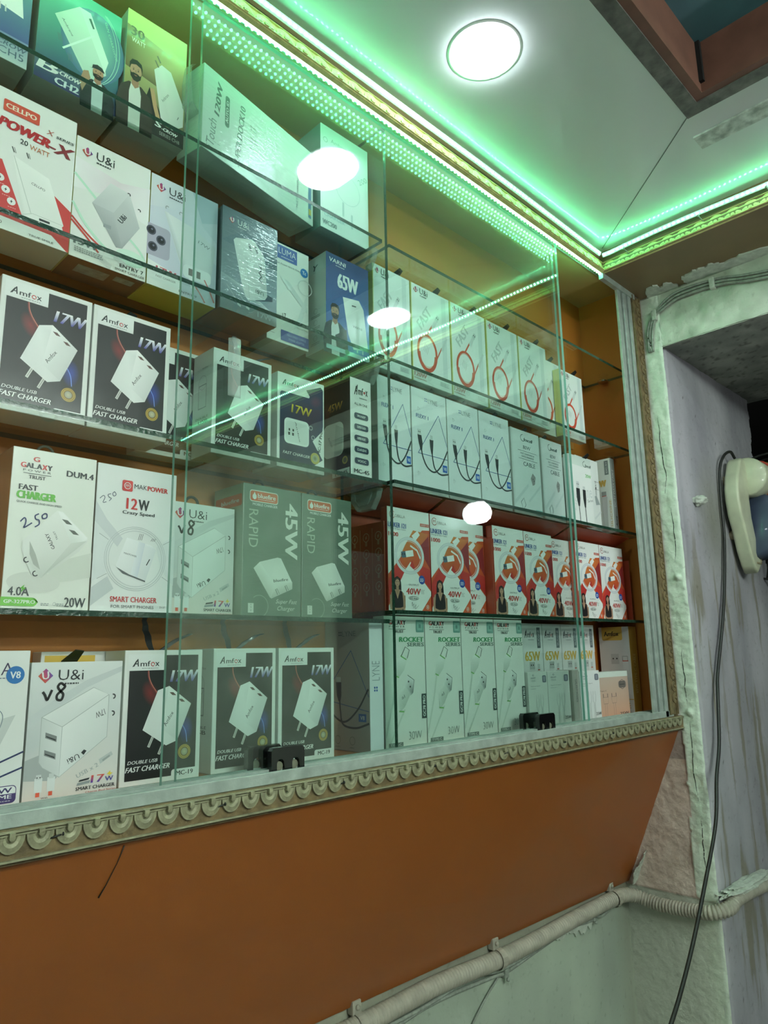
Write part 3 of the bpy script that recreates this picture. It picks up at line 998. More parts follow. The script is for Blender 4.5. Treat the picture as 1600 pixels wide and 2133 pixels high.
lathe(bm, [(0.001, 0.0), (0.040, 0.0), (0.043, 0.004), (0.042, 0.05), (0.036, 0.16), (0.03, 0.165)], fl((1.640, -0.078, 1.868)), 'X', 28)
obj('arm', bm, M['cream'], fan, True)
bm = bmesh.new()
bx(bm, *[c for pair in zip(fl((1.640, -0.0815, 1.676)), fl((1.668, -0.0795, 1.680))) for c in pair], 0, 0.0006)
bx(bm, *[c for pair in zip(fl((1.664, -0.0815, 1.678)), fl((1.668, -0.0795, 1.687))) for c in pair], 0, 0.0006)
obj('latch', bm, M['cream_dirty'], fan)
bm = bmesh.new()
lathe(bm, [(0.001, 0.0), (0.056, 0.0), (0.062, 0.006), (0.063, 0.03), (0.058, 0.036), (0.001, 0.036)], (0, 0, 0), 'X', 36)
for v in bm.verts:
    v.co.z *= 1.2
transform(bm, Matrix.Translation(fl((1.660, -0.078, 1.765))) @ Matrix.Rotation(math.radians(14), 4, 'Y'))
obj('motor_cap', bm, M['blue_grey'], fan, True)
bm = bmesh.new()
lathe(bm, [(0.001, 0.010), (0.014, 0.008), (0.019, 0.0), (0.019, -0.004)], (0, 0, 0), 'Y', 24)
for v in bm.verts:
    v.co.y = -v.co.y
    v.co.z *= 1.5
    v.co.x *= 0.6
transform(bm, Matrix.Translation(fl((1.690, -0.142, 1.755))))
kb = obj('knob', bm, M['cream'], fan, True)
# lamp cables and the braided cord wound round the arm
bm = bmesh.new()
for k in range(3):
    cx = 1.700 + 0.006 * k
    pts = [fl((cx + 0.001 * math.sin(a), -0.078 + 0.044 * math.cos(a), 1.868 + 0.044 * math.sin(a))) for a in [2 * math.pi * i / 24 for i in range(25)]]
    tube(bm, pts, 0.003, 6)
obj('wound_cable', bm, M['wire_red'], fan)
bm = bmesh.new()
for k in range(3):
    cx = 1.722 + 0.009 * k
    pts = [fl((cx, -0.078 + 0.044 * math.cos(a), 1.868 + 0.044 * math.sin(a))) for a in [2 * math.pi * i / 24 for i in range(25)]]
    tube(bm, pts, 0.0045, 8)
obj('wound_cord', bm, M['rope'], fan)
bm = bmesh.new()
tube(bm, spline([fl(p) for p in ((1.700, -0.122, 1.91), (1.704, -0.124, 1.85), (1.690, -0.13, 1.81), (1.680, -0.145, 1.775), (1.695, -0.15, 1.74), (1.72, -0.15, 1.72), (1.75, -0.15, 1.69))], 8), 0.0026, 7)
tube(bm, spline([fl(p) for p in ((1.704, -0.124, 1.91), (1.716, -0.128, 1.86), (1.735, -0.14, 1.80), (1.728, -0.15, 1.74), (1.715, -0.15, 1.68), (1.73, -0.15, 1.62))], 8), 0.0026, 7)
obj('loose_cable', bm, M['wire_red'], fan)
bm = bmesh.new()
tube(bm, [fl((1.62, -0.055, 1.86)), fl((1.62, -0.03, 1.86))], 0.012, 14)
tube(bm, [fl((1.62, -0.055, 1.74)), fl((1.62, -0.03, 1.74))], 0.010, 14)
obj('wall_mount', bm, M['cream_dirty'], fan)
bm = bmesh.new()
for k, (rr, xo) in enumerate(((0.15, 1.80), (0.145, 1.83), (0.12, 1.85))):
    pts = [fl((xo, -0.085 + rr * math.cos(a), 1.80 + rr * math.sin(a))) for a in [2 * math.pi * i / 40 for i in range(41)]]
    tube(bm, pts, 0.003, 6)
for i in range(24):
    a = 2 * math.pi * i / 24
    tube(bm, [fl((1.775, -0.085 + 0.03 * math.cos(a), 1.80 + 0.03 * math.sin(a))), fl((1.80, -0.085 + 0.15 * math.cos(a), 1.80 + 0.15 * math.sin(a))), fl((1.85, -0.085 + 0.12 * math.cos(a), 1.80 + 0.12 * math.sin(a)))], 0.0016, 5)
obj('grille', bm, M['wire_black'], fan)
# ------------------------------------------------------------------ printing on the boxes
_glyphs = {}
def glyphs(s, bold):
    """outline mesh of a line of lettering, scaled to a unit box"""
    key = (s, bold)
    if key not in _glyphs:
        cu = bpy.data.curves.new('lettering', 'FONT')
        cu.body = s
        cu.size = 1.0
        cu.resolution_u = 2
        cu.offset = bold if bold < 0 else 0.0
        ob = bpy.data.objects.new('lettering', cu)
        me = bpy.data.meshes.new_from_object(ob)
        vs = [(v.co.x, v.co.y) for v in me.vertices]
        fs = [tuple(p.vertices) for p in me.polygons]
        bpy.data.objects.remove(ob)
        bpy.data.curves.remove(cu)
        bpy.data.meshes.remove(me)
        x0, x1 = min(v[0] for v in vs), max(v[0] for v in vs)
        y0, y1 = min(v[1] for v in vs), max(v[1] for v in vs)
        _glyphs[key] = ([((x - x0) / (x1 - x0), (y - y0) / (y1 - y0)) for x, y in vs], fs, (x1 - x0) / (y1 - y0))
    return _glyphs[key]

WHITE, INK, GREY, RED, ORANGE = (232, 234, 232), (40, 42, 46), (150, 154, 156), (196, 44, 42), (214, 82, 40)
BLUE, NAVY, GREEN, SILVER = (38, 84, 160), (36, 50, 110), (96, 176, 60), (196, 200, 202)

class Art:
    """flat printing in % of the face: u from the left, v from the top"""
    def __init__(s, w, h):
        s.w, s.h, s.n = w, h, 0
        s.g = {'printed_panel': [], 'product_picture': [], 'lettering': []}
        s.part = 'printed_panel'
    def P(s, u, v):
        return (u / 100.0 * s.w, s.h * (1 - v / 100.0))
    def add(s, pts, faces, cols, part=None):
        s.n += 1
        s.g[part or s.part].append((pts, faces, cols, s.n))
    def poly(s, pts, col, part=None):
        q = [s.P(*p) for p in pts]
        cols = [lin(c) for c in col] if isinstance(col, list) else [lin(col)] * len(q)
        ar = sum(a[0] * b[1] - b[0] * a[1] for a, b in zip(q, q[1:] + q[:1]))
        if ar < 0:
            q, cols = q[::-1], cols[::-1]
        s.add(q, [tuple(range(len(q)))], cols, part)
    def rect(s, u0, v0, u1, v1, col, part=None):
        s.poly([(u0, v0), (u1, v0), (u1, v1), (u0, v1)], col, part)
    def vgrad(s, u0, v0, u1, v1, ctop, cbot, part=None):
        s.poly([(u0, v0), (u1, v0), (u1, v1), (u0, v1)], [ctop, ctop, cbot, cbot], part)
    def rrect(s, u0, v0, u1, v1, r, col, corners='1111', part=None):
        """r in % of width; corners tl tr br bl"""
        k = s.w / s.h
        pts = []
        for i, (cu, cv, a0) in enumerate(((u0, v0, 180), (u1, v0, 270), (u1, v1, 0), (u0, v1, 90))):
            if corners[i] == '0':
                pts.append((cu, cv))
                continue
            ou = cu + (r if i in (0, 3) else -r)
            ov = cv + (r * k if i in (0, 1) else -r * k)
            for j in range(5):
                a = math.radians(a0 + 90 * j / 4)
                pts.append((ou + r * math.cos(a), ov + r * k * math.sin(a)))
        s.poly(pts, col, part)
    def ell(s, u, v, ru, col, rv=None, part=None, n=24, rot=0, edge=None):
        """ru in % of width, rv in % of height (circle when left out); edge colour makes a soft centre-to-rim blend"""
        rv = rv if rv is not None else ru * s.w / s.h
        c, q = s.P(u, v), []
        ca, sa = math.cos(math.radians(rot)), math.sin(math.radians(rot))
        for k in range(n):
            a = 2 * math.pi * k / n
            x, y = ru / 100 * s.w * math.cos(a), rv / 100 * s.h * math.sin(a)
            q.append((c[0] + x * ca - y * sa, c[1] + x * sa + y * ca))
        if edge is None:
            s.add(q, [tuple(range(n))], [lin(col)] * n, part)
        else:
            s.add(q + [c], [(k, (k + 1) % n, n) for k in range(n)], [lin(edge)] * n + [lin(col)], part)
    def ring(s, u, v, ru, t, col, rv=None, part=None, a0=0, a1=360, n=28, rot=0):
        """t: line thickness in mm"""
        rv = rv if rv is not None else ru * s.w / s.h
        c, q = s.P(u, v), []
        ca, sa = math.cos(math.radians(rot)), math.sin(math.radians(rot))
        for k in range(n + 1):
            a = math.radians(a0 + (a1 - a0) * k / n)
            for d in (0, -t / 1000):
                x, y = (ru / 100 * s.w + d) * math.cos(a), (rv / 100 * s.h + d) * math.sin(a)
                q.append((c[0] + x * ca - y * sa, c[1] + x * sa + y * ca))
        s.add(q, [(2 * k, 2 * k + 2, 2 * k + 3, 2 * k + 1) for k in range(n)], [lin(col)] * len(q), part)
    def line(s, pts, t, col, part=None, taper=None):
        """stroke of width t mm"""
        Q = [Vector(s.P(*p)) for p in pts]
        q, n = [], len(Q)
        for i, p in enumerate(Q):
            d = (Q[min(i + 1, n - 1)] - Q[max(i - 1, 0)])
            nn = Vector((-d.y, d.x)).normalized() * (t / 2000 * (1 if taper is None else taper[i]))
            q += [tuple(p + nn), tuple(p - nn)]
        cols = [lin(c) for c in col for _ in (0, 1)] if isinstance(col, list) else [lin(col)] * len(q)
        s.add(q, [(2 * i + 1, 2 * i + 3, 2 * i + 2, 2 * i) for i in range(n - 1)], cols, part)
    def curve(s, pts, t, col, part=None, n=6, taper=False):
        P = [tuple(p)[:2] for p in spline([(u, v, 0) for u, v in pts], n)]
        s.line(P, t, col, part, [1 - 0.75 * i / len(P) for i in range(len(P))] if taper else None)
    def t(s, txt, u, v, hh, col, ww=None, rot=0, bold=0.0, shear=0.0, part='lettering', grad=None):
        """line of lettering centred on (u, v); hh: letter height in % of the face height, ww: length in % of the face width (the other way round when turned upright)"""
        vs, fs, ratio = glyphs(txt, bold)
        turned = abs(abs(rot) - 90) < 25
        H = hh / 100.0 * (s.w if turned else s.h)
        L = (ww / 100.0 * (s.h if turned else s.w)) if ww else H * ratio
        c = s.P(u, v)
        ca, sa = math.cos(math.radians(rot)), math.sin(math.radians(rot))
        # a heavier stroke is the same outline printed again a hair to each side
        for dx in ((0,) if bold <= 0 else (-1.9 * bold, 0, 1.9 * bold)):
            q, cols = [], []
            for x, y in vs:
                X, Y = (x - 0.5) * L + (shear * (y - 0.5) + dx) * H, (y - 0.5) * H
                q.append((c[0] + X * ca - Y * sa, c[1] + X * sa + Y * ca))
                cols.append(lin(mixc(grad, col, y)) if grad else lin(col))
            s.add(q, fs, cols, part)
    def bars(s, u, v, w, h, col, rows=1, gap=2.0, part='lettering'):
        """rows of very small print that read as fine grey lines"""
        for r in range(rows):
            x = u - w / 2
            rng = random.Random(int(u * 7 + v * 13 + r))
            while x < u + w / 2 - 1:
                l = min(rng.uniform(1.2, 3.4), u + w / 2 - x)
                s.rect(x, v + r * gap, x + l, v + h + r * gap, col, part)
                x += l + 0.8
    def build(s, parent, x0=0, zrot=0):
        for part, items in s.g.items():
            if not items:
                continue
            vs, fs, cols = [], [], []
            for pts, faces, cc, n in items:
                b = len(vs)
                vs += [(p[0], -0.00020 - 0.000008 * n, p[1]) for p in pts]
                fs += [tuple(b + i for i in f_) for f_ in faces]
                cols += cc
            yield part, vs, fs, cols

def ink_mesh(name, vs, fs, cols, mt):
    me = bpy.data.meshes.new(name)
    me.from_pydata(vs, [], fs)
    at = me.color_attributes.new('ink', 'FLOAT_COLOR', 'POINT')
    at.data.foreach_set('color', [x for c in cols for x in (*c, 1.0)])
    me.materials.append(mt)
    return me

# --- drawings shared by several boxes
def ui_logo(a, u, v, k=1.0, ink=INK, tm=True):
    """diamond with a U, then the letters"""
    r = 5.0 * k
    q = r * a.w / a.h
    a.poly([(u - r, v), (u, v - q), (u + r, v), (u, v + q)], [(206, 96, 60), (150, 60, 130), (64, 66, 150), (206, 84, 60)], 'lettering')
    a.t('U', u, v - 0.2 * k, 3.6 * k, WHITE, None, 8, 0.02)
    a.t('U&i', u + 17.5 * k, v - 0.3, 5.0 * k, ink, 17.5 * k, 0, -0.005)
    a.bars(u + 16 * k, v + 3.6 * k, 14 * k, 0.7 * k, ink)
def fox_logo(a, u, v, k=1.0, ink=INK):
    a.t('A', u - 12.5 * k, v - 0.5, 5.6 * k, ink, 6.5 * k, 0, 0.01, 0.25)
    a.line([(u - 17.5 * k, v + 2.6 * k), (u - 13 * k, v - 2.2 * k)], 0.7 * k, ink, 'lettering')
    a.t('mf', u - 2.0 * k, v + 0.3, 4.0 * k, ink, 12.0 * k, 0, 0.01)
    a.ring(u + 7.2 * k, v + 0.8, 2.5 * k, 0.7 * k, (190, 40, 44), None, 'lettering', -20, 320)
    a.t('x', u + 12.8 * k, v + 0.8, 3.0 * k, ink, 5.2 * k, 0, 0.01)
    a.bars(u + 4 * k, v + 3.6 * k, 20 * k, 0.5 * k, GREY)
def man(a, u, v, k, shirt=(30, 34, 40), tee=(206, 210, 208), cap=False, kx=2.0):
    """printed portrait of a bearded man in an open dark shirt; (u, v) is the chin"""
    p = 'product_picture'
    S = lambda x, y: (u + x * kx, v + y * k)
    skin, hair = (178, 140, 112), (38, 32, 30)
    a.poly([S(-13, 40), S(-14, 22), S(-11, 10), S(-5, 5), S(5, 5), S(12, 10), S(15, 22), S(15, 40)], shirt, p)
    a.poly([S(-4, 40), S(-4.5, 12), S(-3, 4), S(3, 4), S(5, 12), S(5, 40)], tee, p)
    a.poly([S(-3, 6), S(-2.6, -1), S(2.6, -1), S(3, 6), S(0, 8.5)], (156, 118, 94), p)
    a.ell(*S(0, -5), 4.6 * kx, skin, 6.6 * k, p)
    a.poly([S(-4.6, -4.5), S(-3.6, -2.6), S(-1.6, -3.4), S(1.6, -3.4), S(3.6, -2.6), S(4.6, -4.5), S(4.0, 0), S(1.5, 2.6), S(-1.5, 2.6), S(-4.0, 0)], hair, p)
    a.poly([S(-1.5, -1.9), S(0, -2.1), S(1.5, -1.9), S(0, -1.2)], (166, 104, 92), p)
    for e in (-1.9, 1.9):
        a.poly([S(e - 1.1, -6.9), S(e, -7.3), S(e + 1.1, -6.9), S(e, -6.9)], hair, p)
        a.ell(*S(e, -5.8), 0.55 * kx, (30, 26, 26), 0.5 * k, p, 8)
    a.poly([S(-0.5, -6), S(0.5, -6), S(1.0, -3.6), S(-1.0, -3.6)], (160, 122, 96), p)
    if cap:
        a.poly([S(-5.2, -8), S(-4.8, -12), S(-1, -14.2), S(3, -13), S(5, -9.5), S(5, -8), S(0, -9.4)], (40, 44, 50), p)
        a.poly([S(-5.0, -8.2), S(-7.4, -6.8), S(-2, -9.2), S(2, -9.4)], (30, 34, 38), p)
    else:
        a.poly([S(-5, -5.5), S(-5.2, -10), S(-3.4, -13.2), S(0.6, -14), S(4.2, -12.4), S(5.2, -9), S(5, -5.5), S(4, -9.2), S(0, -10.4), S(-4, -8.8)], hair, p)
def woman(a, u, v, k, kx=1.5):
    """printed portrait of a woman with long dark hair in a black sleeveless dress, hands clasped; (u, v) is the chin"""
    p = 'product_picture'
    S = lambda x, y: (u + x * kx, min(99.4, v + y * k))
    hair, skin = (34, 26, 28), (186, 146, 122)
    a.poly([S(-6.5, 12), S(-6, -4), S(-4.5, -10), S(0, -12.5), S(4.5, -10), S(6, -4), S(6.5, 12), S(0, 16)], hair, p)
    a.poly([S(-12, 36), S(-12, 18), S(-10, 9), S(-4, 5), S(4, 5), S(10, 9), S(12, 18), S(12, 36)], skin, p)
    a.poly([S(-9, 38), S(-9, 20), S(-7.5, 7), S(-4, 6), S(0, 17), S(4, 6), S(7.5, 7), S(9, 20), S(9, 38)], (36, 32, 36), p)
    a.poly([S(-2.2, 6.5), S(-2, -1), S(2, -1), S(2.2, 6.5), S(0, 12)], (172, 132, 108), p)
    a.ell(*S(0, -4.6), 3.9 * kx, skin, 5.4 * k, p)
    a.poly([S(-4.4, -3), S(-3.6, -8), S(0, -10.2), S(3.6, -8), S(4.4, -3), S(2.6, -7.4), S(0, -8.8), S(-2.6, -7.2)], hair, p)
    for e in (-1.5, 1.5):
        a.ell(*S(e, -5.2), 0.6 * kx, (36, 28, 28), 0.45 * k, p, 8)
    a.rect(*S(-0.9, -1.9), *S(0.9, -1.3), (160, 60, 62), p)
    a.line([S(-11, 12), S(-11.2, 27), S(-3, 30.5), S(4, 30)], 3.4, skin, p)
    a.line([S(11, 12), S(11.2, 27), S(3, 30.5), S(-3, 31.5)], 3.4, (170, 130, 106), p)
def plug_block(a, pts, cols, part='product_picture'):
    for q, c in zip(pts, cols):
        a.poly(q, c, part)

def art_fox17(a):
    a.poly([(6, 15.5), (50, 15.5), (50, 4), (94, 4), (94, 96), (6, 96)], (26, 24, 27))
    a.ell(33, 33, 10, (122, 34, 34), 11, None, 20, 28, (26, 24, 27))
    a.curve([(29, 15.7), (30, 21), (34, 27), (42, 34)], 1.5, (120, 50, 46))
    a.curve([(29.6, 15.7), (30.8, 21), (35, 27), (43, 34)], 0.6, (206, 120, 104))
    a.ell(80, 62, 10, (44, 60, 150), 11, None, 20, 0, (26, 24, 28))
    a.curve([(75, 58), (80, 64), (82, 72)], 0.8, (110, 140, 220))
    a.rrect(4, 3, 50, 15.4, 4, WHITE, '0010')
    a.rrect(63, 91.5, 96, 97, 3, WHITE, '1000')
    for u, v in ((34, 71), (47, 77)):
        a.line([(u + 5, v - 7), (u - 1, v + 2)], 2.6, (206, 206, 200), 'product_picture')
        a.line([(u + 4.6, v - 6), (u - 0.6, v + 1.4)], 0.8, (150, 150, 146), 'product_picture')
    a.poly([(42, 31), (56.5, 28), (86, 42.5), (69, 70), (55, 73), (25, 60)], [(236, 238, 236), (240, 240, 238), (206, 208, 206), (214, 216, 214), (232, 233, 231), (226, 228, 226)], 'product_picture')
    a.poly([(56.5, 28), (86, 42.5), (69, 70), (48, 60)], [(244, 244, 242), (214, 216, 214), (208, 210, 208), (234, 236, 234)], 'product_picture')
    for u, v in ((61, 34), (73, 39.5)):
        a.poly([(u - 4, v - 1.2), (u + 1, v - 1.0), (u + 5, v + 1.4), (u, v + 1.2)], (96, 66, 62), 'product_picture')
    a.t('Amfox', 57, 53, 3.0, INK, 18, 58)
    a.ell(79, 79, 8.2, (186, 156, 62), None, 'product_picture')
    a.ell(79, 79, 5.4, (120, 96, 36), None, 'product_picture')
    a.ell(79, 79, 4.2, (196, 190, 150), None, 'product_picture', 16, 0, (150, 150, 130))
    a.ring(79, 79, 7.2, 0.5, (120, 98, 40), None, 'product_picture')
    fox_logo(a, 27, 10, 1.0)
    a.t('17W', 76, 20.5, 9.0, (244, 244, 244), 34, 0, 0.03, 0.22, grad=(66, 60, 150))
    a.t('DOUBLE USB', 27, 83, 2.5, (232, 232, 230), 36, 0, 0.01, 0.3)
    a.t('FAST CHARGER', 34, 88, 3.7, (236, 236, 234), 54, 0, 0.02, 0.3)
    a.t('MC-19', 80, 94.6, 3.4, INK, 22, 0, 0.02)
def art_foxside(a):
    a.ring(50, 30, 20, 0.4, GREY)
    a.t('Amfox', 60, 16, 2.2, GREY, 30)
    a.rect(30, 32, 70, 33, GREY)
    a.rect(30, 32, 32, 55, GREY)
    a.rect(68, 32, 70, 55, GREY)
    a.rect(30, 54, 70, 55, GREY)
    a.t('DOUBLE', 50, 64, 2.2, INK, 60)
    a.t('USB', 56, 68, 3.2, INK, 46, 0, 0.02)
def art_fox17pro(a):
    a.poly([(5, 22), (8, 20), (70, 20), (96, 24), (96, 52), (74, 66), (96, 84), (70, 95), (8, 95), (5, 92)], [(40, 44, 90)] * 3 + [(74, 40, 76), (34, 40, 84), (30, 36, 78), (26, 32, 70), (24, 28, 60), (24, 28, 60), (26, 30, 66)])
    a.poly([(5, 22), (70, 20), (60, 12), (92, 4), (97, 7), (97, 50), (90, 30)], [(38, 40, 84), (60, 40, 90), (96, 60, 96), (40, 50, 96), (36, 44, 90), (30, 40, 84), (60, 40, 84)])
    a.ell(80, 22, 16, (110, 50, 90), 8, None, 20, 30, (44, 42, 86))
    a.rrect(14, 47, 66, 74, 8, (236, 238, 234), '1111', 'product_picture')
    a.rrect(17, 50, 64, 72, 7, (222, 226, 222), '1111', 'product_picture')
    for u, v in ((64, 50), (69, 60)):
        a.ring(u + 6, v + 2, 4, 0.9, (180, 184, 184), None, 'product_picture')
    for u in (22, 30):
        a.rect(u, 62, u + 4, 65, INK, 'product_picture')
        a.rect(u + 1, 58, u + 4, 60.5, INK, 'product_picture')
    a.t('Amfox', 42, 60, 2.6, INK, 22, -74)
    fox_logo(a, 28, 10, 1.05)
    a.t('17W', 50, 36, 9, (238, 206, 62), 42, 0, 0.02, 0.1, grad=(170, 140, 40))
    a.t('MC-17 Pro', 90, 66, 6.0, INK, 26, 82, 0.02)
    a.t('FAST CHARGER', 40, 84, 3.0, (230, 230, 230), 56, 0, 0.01, 0.3)
    a.ell(79, 84, 10, (190, 170, 80), None, 'product_picture')
    a.ell(79, 84, 6, (90, 100, 70), None, 'product_picture', 16, 0, (180, 180, 150))
def art_mc45(a):
    fox_logo(a, 54, 12, 1.9)
    a.t('ALL IN ONE', 50, 26, 2.6, INK, 62)
    for k, s in enumerate(('WARP', 'SUPER FLASH', 'SUPER VOOC', 'DASH', 'VOOC')):
        v = 35 + k * 11.2
        a.rrect(18, v, 84, v + 6.0, 8, (50, 62, 84))
        a.t(s, 51, v + 3, 2.4, WHITE, 40, 0, 0.01)
    a.t('MC-45', 50, 93, 4.0, INK, 70, 0, 0.02)
def art_mc45side(a):
    a.rect(3, 3, 94, 97, (28, 27, 32))
    a.ell(24, 30, 14, (90, 40, 36), 12, None, 20, 0, (28, 27, 32))
    a.t('45W', 50, 26, 8, (214, 166, 66), 48, 0, 0.02, 0.1, grad=(120, 84, 40))
    a.rrect(10, 42, 78, 76, 16, (220, 222, 216), '1111', 'product_picture')
    a.poly([(52, 44), (78, 50), (70, 74), (46, 76)], (196, 200, 194), 'product_picture')
    a.t('Amfox', 34, 60, 3, GREY, 28, -60)
    a.ell(82, 82, 9, (176, 150, 70), None, 'product_picture')
    a.ell(82, 82, 5.5, (110, 100, 70), None, 'product_picture')
    a.rrect(40, 90, 97, 97, 5, WHITE, '1000')
    a.t('MC45', 70, 94, 3.6, INK, 40, 0, 0.02)
def art_galaxy(a):
    a.poly([(55, 70), (100, 62), (100, 78), (45, 84)], (214, 218, 208))
    a.ell(34, 83, 30, (216, 218, 210), 6.5)
    a.t('G', 27, 6.4, 3.0, RED, 7, 0, 0.03)
    for k, (ch, c) in enumerate(zip('GALAXY', (RED, INK, INK, INK, RED, INK))):
        a.t(ch, 12.5 + k * 6.1, 10.8, 3.2, c, 5.4, 0, 0.04)
    a.t('P O W E R', 28.5, 14.0, 1.3, INK, 32)
    a.rect(13, 15.7, 45, 16.0, INK, 'lettering')
    a.t('TRUST', 29, 18.0, 2.2, INK, 19, 0, 0.02)
    a.t('DUM.4', 80, 12.3, 3.9, INK, 33, 0, 0.03)
    a.t('FAST', 20, 24.8, 3.4, INK, 21, 0, 0.03)
    a.t('CHARGER', 30, 29.6, 4.8, GREEN, 44, 0, 0.05)
    a.t('QUICK CHARGE AND HIGH SPEED', 34, 34.3, 1.4, INK, 52, -1)
    p = 'product_picture'
    a.poly([(55, 37), (62, 37.5), (94, 52.5), (94, 55), (84, 62), (42, 80), (30, 78), (18, 64), (18, 58)], [(238, 240, 234)] * 3 + [(226, 228, 222)] * 2 + [(206, 210, 202)] + [(228, 230, 224)] * 3, p)
    a.poly([(56, 37.5), (62, 38), (93, 52.5), (93, 55), (82, 58), (74, 57)], [(246, 247, 244)] * 3 + [(226, 230, 224)] * 3, p)
    a.poly([(74, 57), (93, 54.6), (42, 79.5)], [(216, 219, 212), (208, 212, 204), (190, 194, 186)], p)
    a.poly([(26, 58), (34, 66), (40, 75), (32, 72), (27, 66)], (176, 180, 172), p)
    for u, v in ((67, 43.8), (76, 50)):
        a.poly([(u - 6, v - 1.6), (u + 1, v - 1.2), (u + 7, v + 1.4), (u, v + 1.2)], (90, 96, 88), p)
    a.ring(24, 69.5, 3.4, 0.9, INK, None, p, 90, 330)
    a.ring(35, 77.5, 3.4, 0.9, INK, None, p, 90, 330)
    a.t('GALAXY', 49, 57, 2.2, INK, 20, 118, 0.01)
    a.t('TRUST', 55, 53, 1.2, INK, 11, 118)
    for pts in ([(14, 46.5), (18, 44), (20, 45.3), (19.5, 48), (18.5, 50), (27, 46.6)], [(34, 40.5), (30, 42), (31, 44), (34.5, 44.5), (35, 47), (30.5, 49)], [(41, 39.8), (38, 41.4), (39, 43.2), (43, 42.4), (43.2, 40.4), (41, 39.8)]):
        a.curve(pts, 1.1, (32, 46, 96), 'lettering')
    a.t('4.0A', 18, 88.6, 5.2, (70, 74, 76), 23, 0, 0.01)
    a.poly([(24, 84.5), (19, 87), (22, 87), (20, 89.5), (26, 86.4), (23, 86.4)], GREEN, 'lettering')
    a.rrect(-0.5, 92.2, 40, 97.4, 6, (118, 190, 80), '0110')
    a.t('GP-327PRO', 20, 94.8, 2.1, WHITE, 34, 0, 0.02)
    a.t('20W', 83, 94.2, 6.0, (70, 74, 76), 25, 0, 0.01)
    a.bars(48, 95.2, 9, 0.5, GREY, 2, 1.0)
    a.bars(66, 95.2, 9, 0.5, GREY, 2, 1.0)
    a.ring(59, 95.6, 2.0, 0.3, GREY)
def art_mak(a):
    a.poly([(0, 26), (14, 38), (34, 50), (28, 56), (0, 40)], (208, 212, 214))
    a.poly([(0, 84), (18, 76), (26, 84), (0, 96)], (200, 205, 206))
    a.poly([(0, 40), (22, 52), (16, 66), (16, 74), (0, 80)], (222, 226, 226))
    a.poly([(100, 44), (76, 54), (84, 70), (100, 80)], (222, 226, 226))
    for r, t in ((38, 0.5), (36, 0.6), (33.5, 0.9)):
        a.ring(51, 63, r, t, (190, 195, 196) if t < 0.9 else (206, 210, 210), None, 'product_picture', n=40)
    for an in (30, 150, 210, 330):
        c, s = math.cos(math.radians(an)), math.sin(math.radians(an))
        a.line([(51 + 39 * c, 63 + 39 * s * a.w / a.h), (51 + 52 * c, 63 + 52 * s * a.w / a.h)], 0.4, GREY)
    p = 'product_picture'
    a.poly([(39, 49), (70, 53), (76, 56), (64, 78), (36, 73), (27, 69)], [(240, 242, 242), (236, 238, 238), (222, 226, 228), (212, 216, 218), (228, 230, 230), (232, 234, 234)], p)
    a.poly([(54, 51), (62, 52), (54, 76), (45, 75)], [(226, 230, 234), (214, 219, 226), (206, 212, 222), (228, 232, 234)], p)
    a.poly([(28, 69.5), (36, 73.6), (64, 78.6), (64, 77.6), (44, 74)], (96, 100, 102), p)
    for u in (54, 56, 58, 70, 72, 74):
        a.line([(u - 1, 50), (u + 1, 45.6 if u < 60 else 48)], 0.5, (120, 124, 126), p)
    a.line([(64.5, 67), (68.5, 62.6)], 0.9, INK, p)
    a.t('MAKPOWER', 44, 60.6, 1.2, (70, 74, 80), 16, -12)
    q = 6.5 * a.w / a.h
    a.rrect(30, 9.4, 43, 17.0, 2.0, RED, '1111', 'lettering')
    a.ring(36.5, 13.2, 4.2, 0.6, WHITE, None, 'lettering')
    a.t('m', 36.5, 13.2, 1.7, WHITE, 4.6)
    a.t('MAK', 53, 12.8, 3.2, INK, 16, 0, 0.0)
    a.t('POWER', 75, 13.0, 3.4, RED, 26, 0, 0.03)
    a.t('12', 43, 25.4, 7.6, RED, 13, 0, 0.02)
    a.t('W', 58, 25.4, 7.4, INK, 13, 0, 0.02)
    a.t('Crazy Speed', 52, 32.0, 3.0, INK, 40, 0, 0.02)
    for pts in ([(4, 24.6), (8, 22.4), (10, 23.6), (8, 27), (12, 26.4)], [(17, 20.4), (13.5, 21.4), (15, 23), (17.5, 23.6), (15, 25.6)], [(21, 18.6), (18.8, 20.2), (20.6, 21.8), (23, 20.4), (21, 18.6)]):
        a.curve(pts, 0.6, (84, 92, 110), 'lettering')
    a.t('SMART CHARGER', 51, 90.8, 3.6, RED, 57, 0, 0.01)
    a.t('FOR SMART PHONES', 50, 95.6, 2.0, (84, 88, 90), 52)
    a.t('DI-37', 87, 95.4, 1.3, INK, 7)
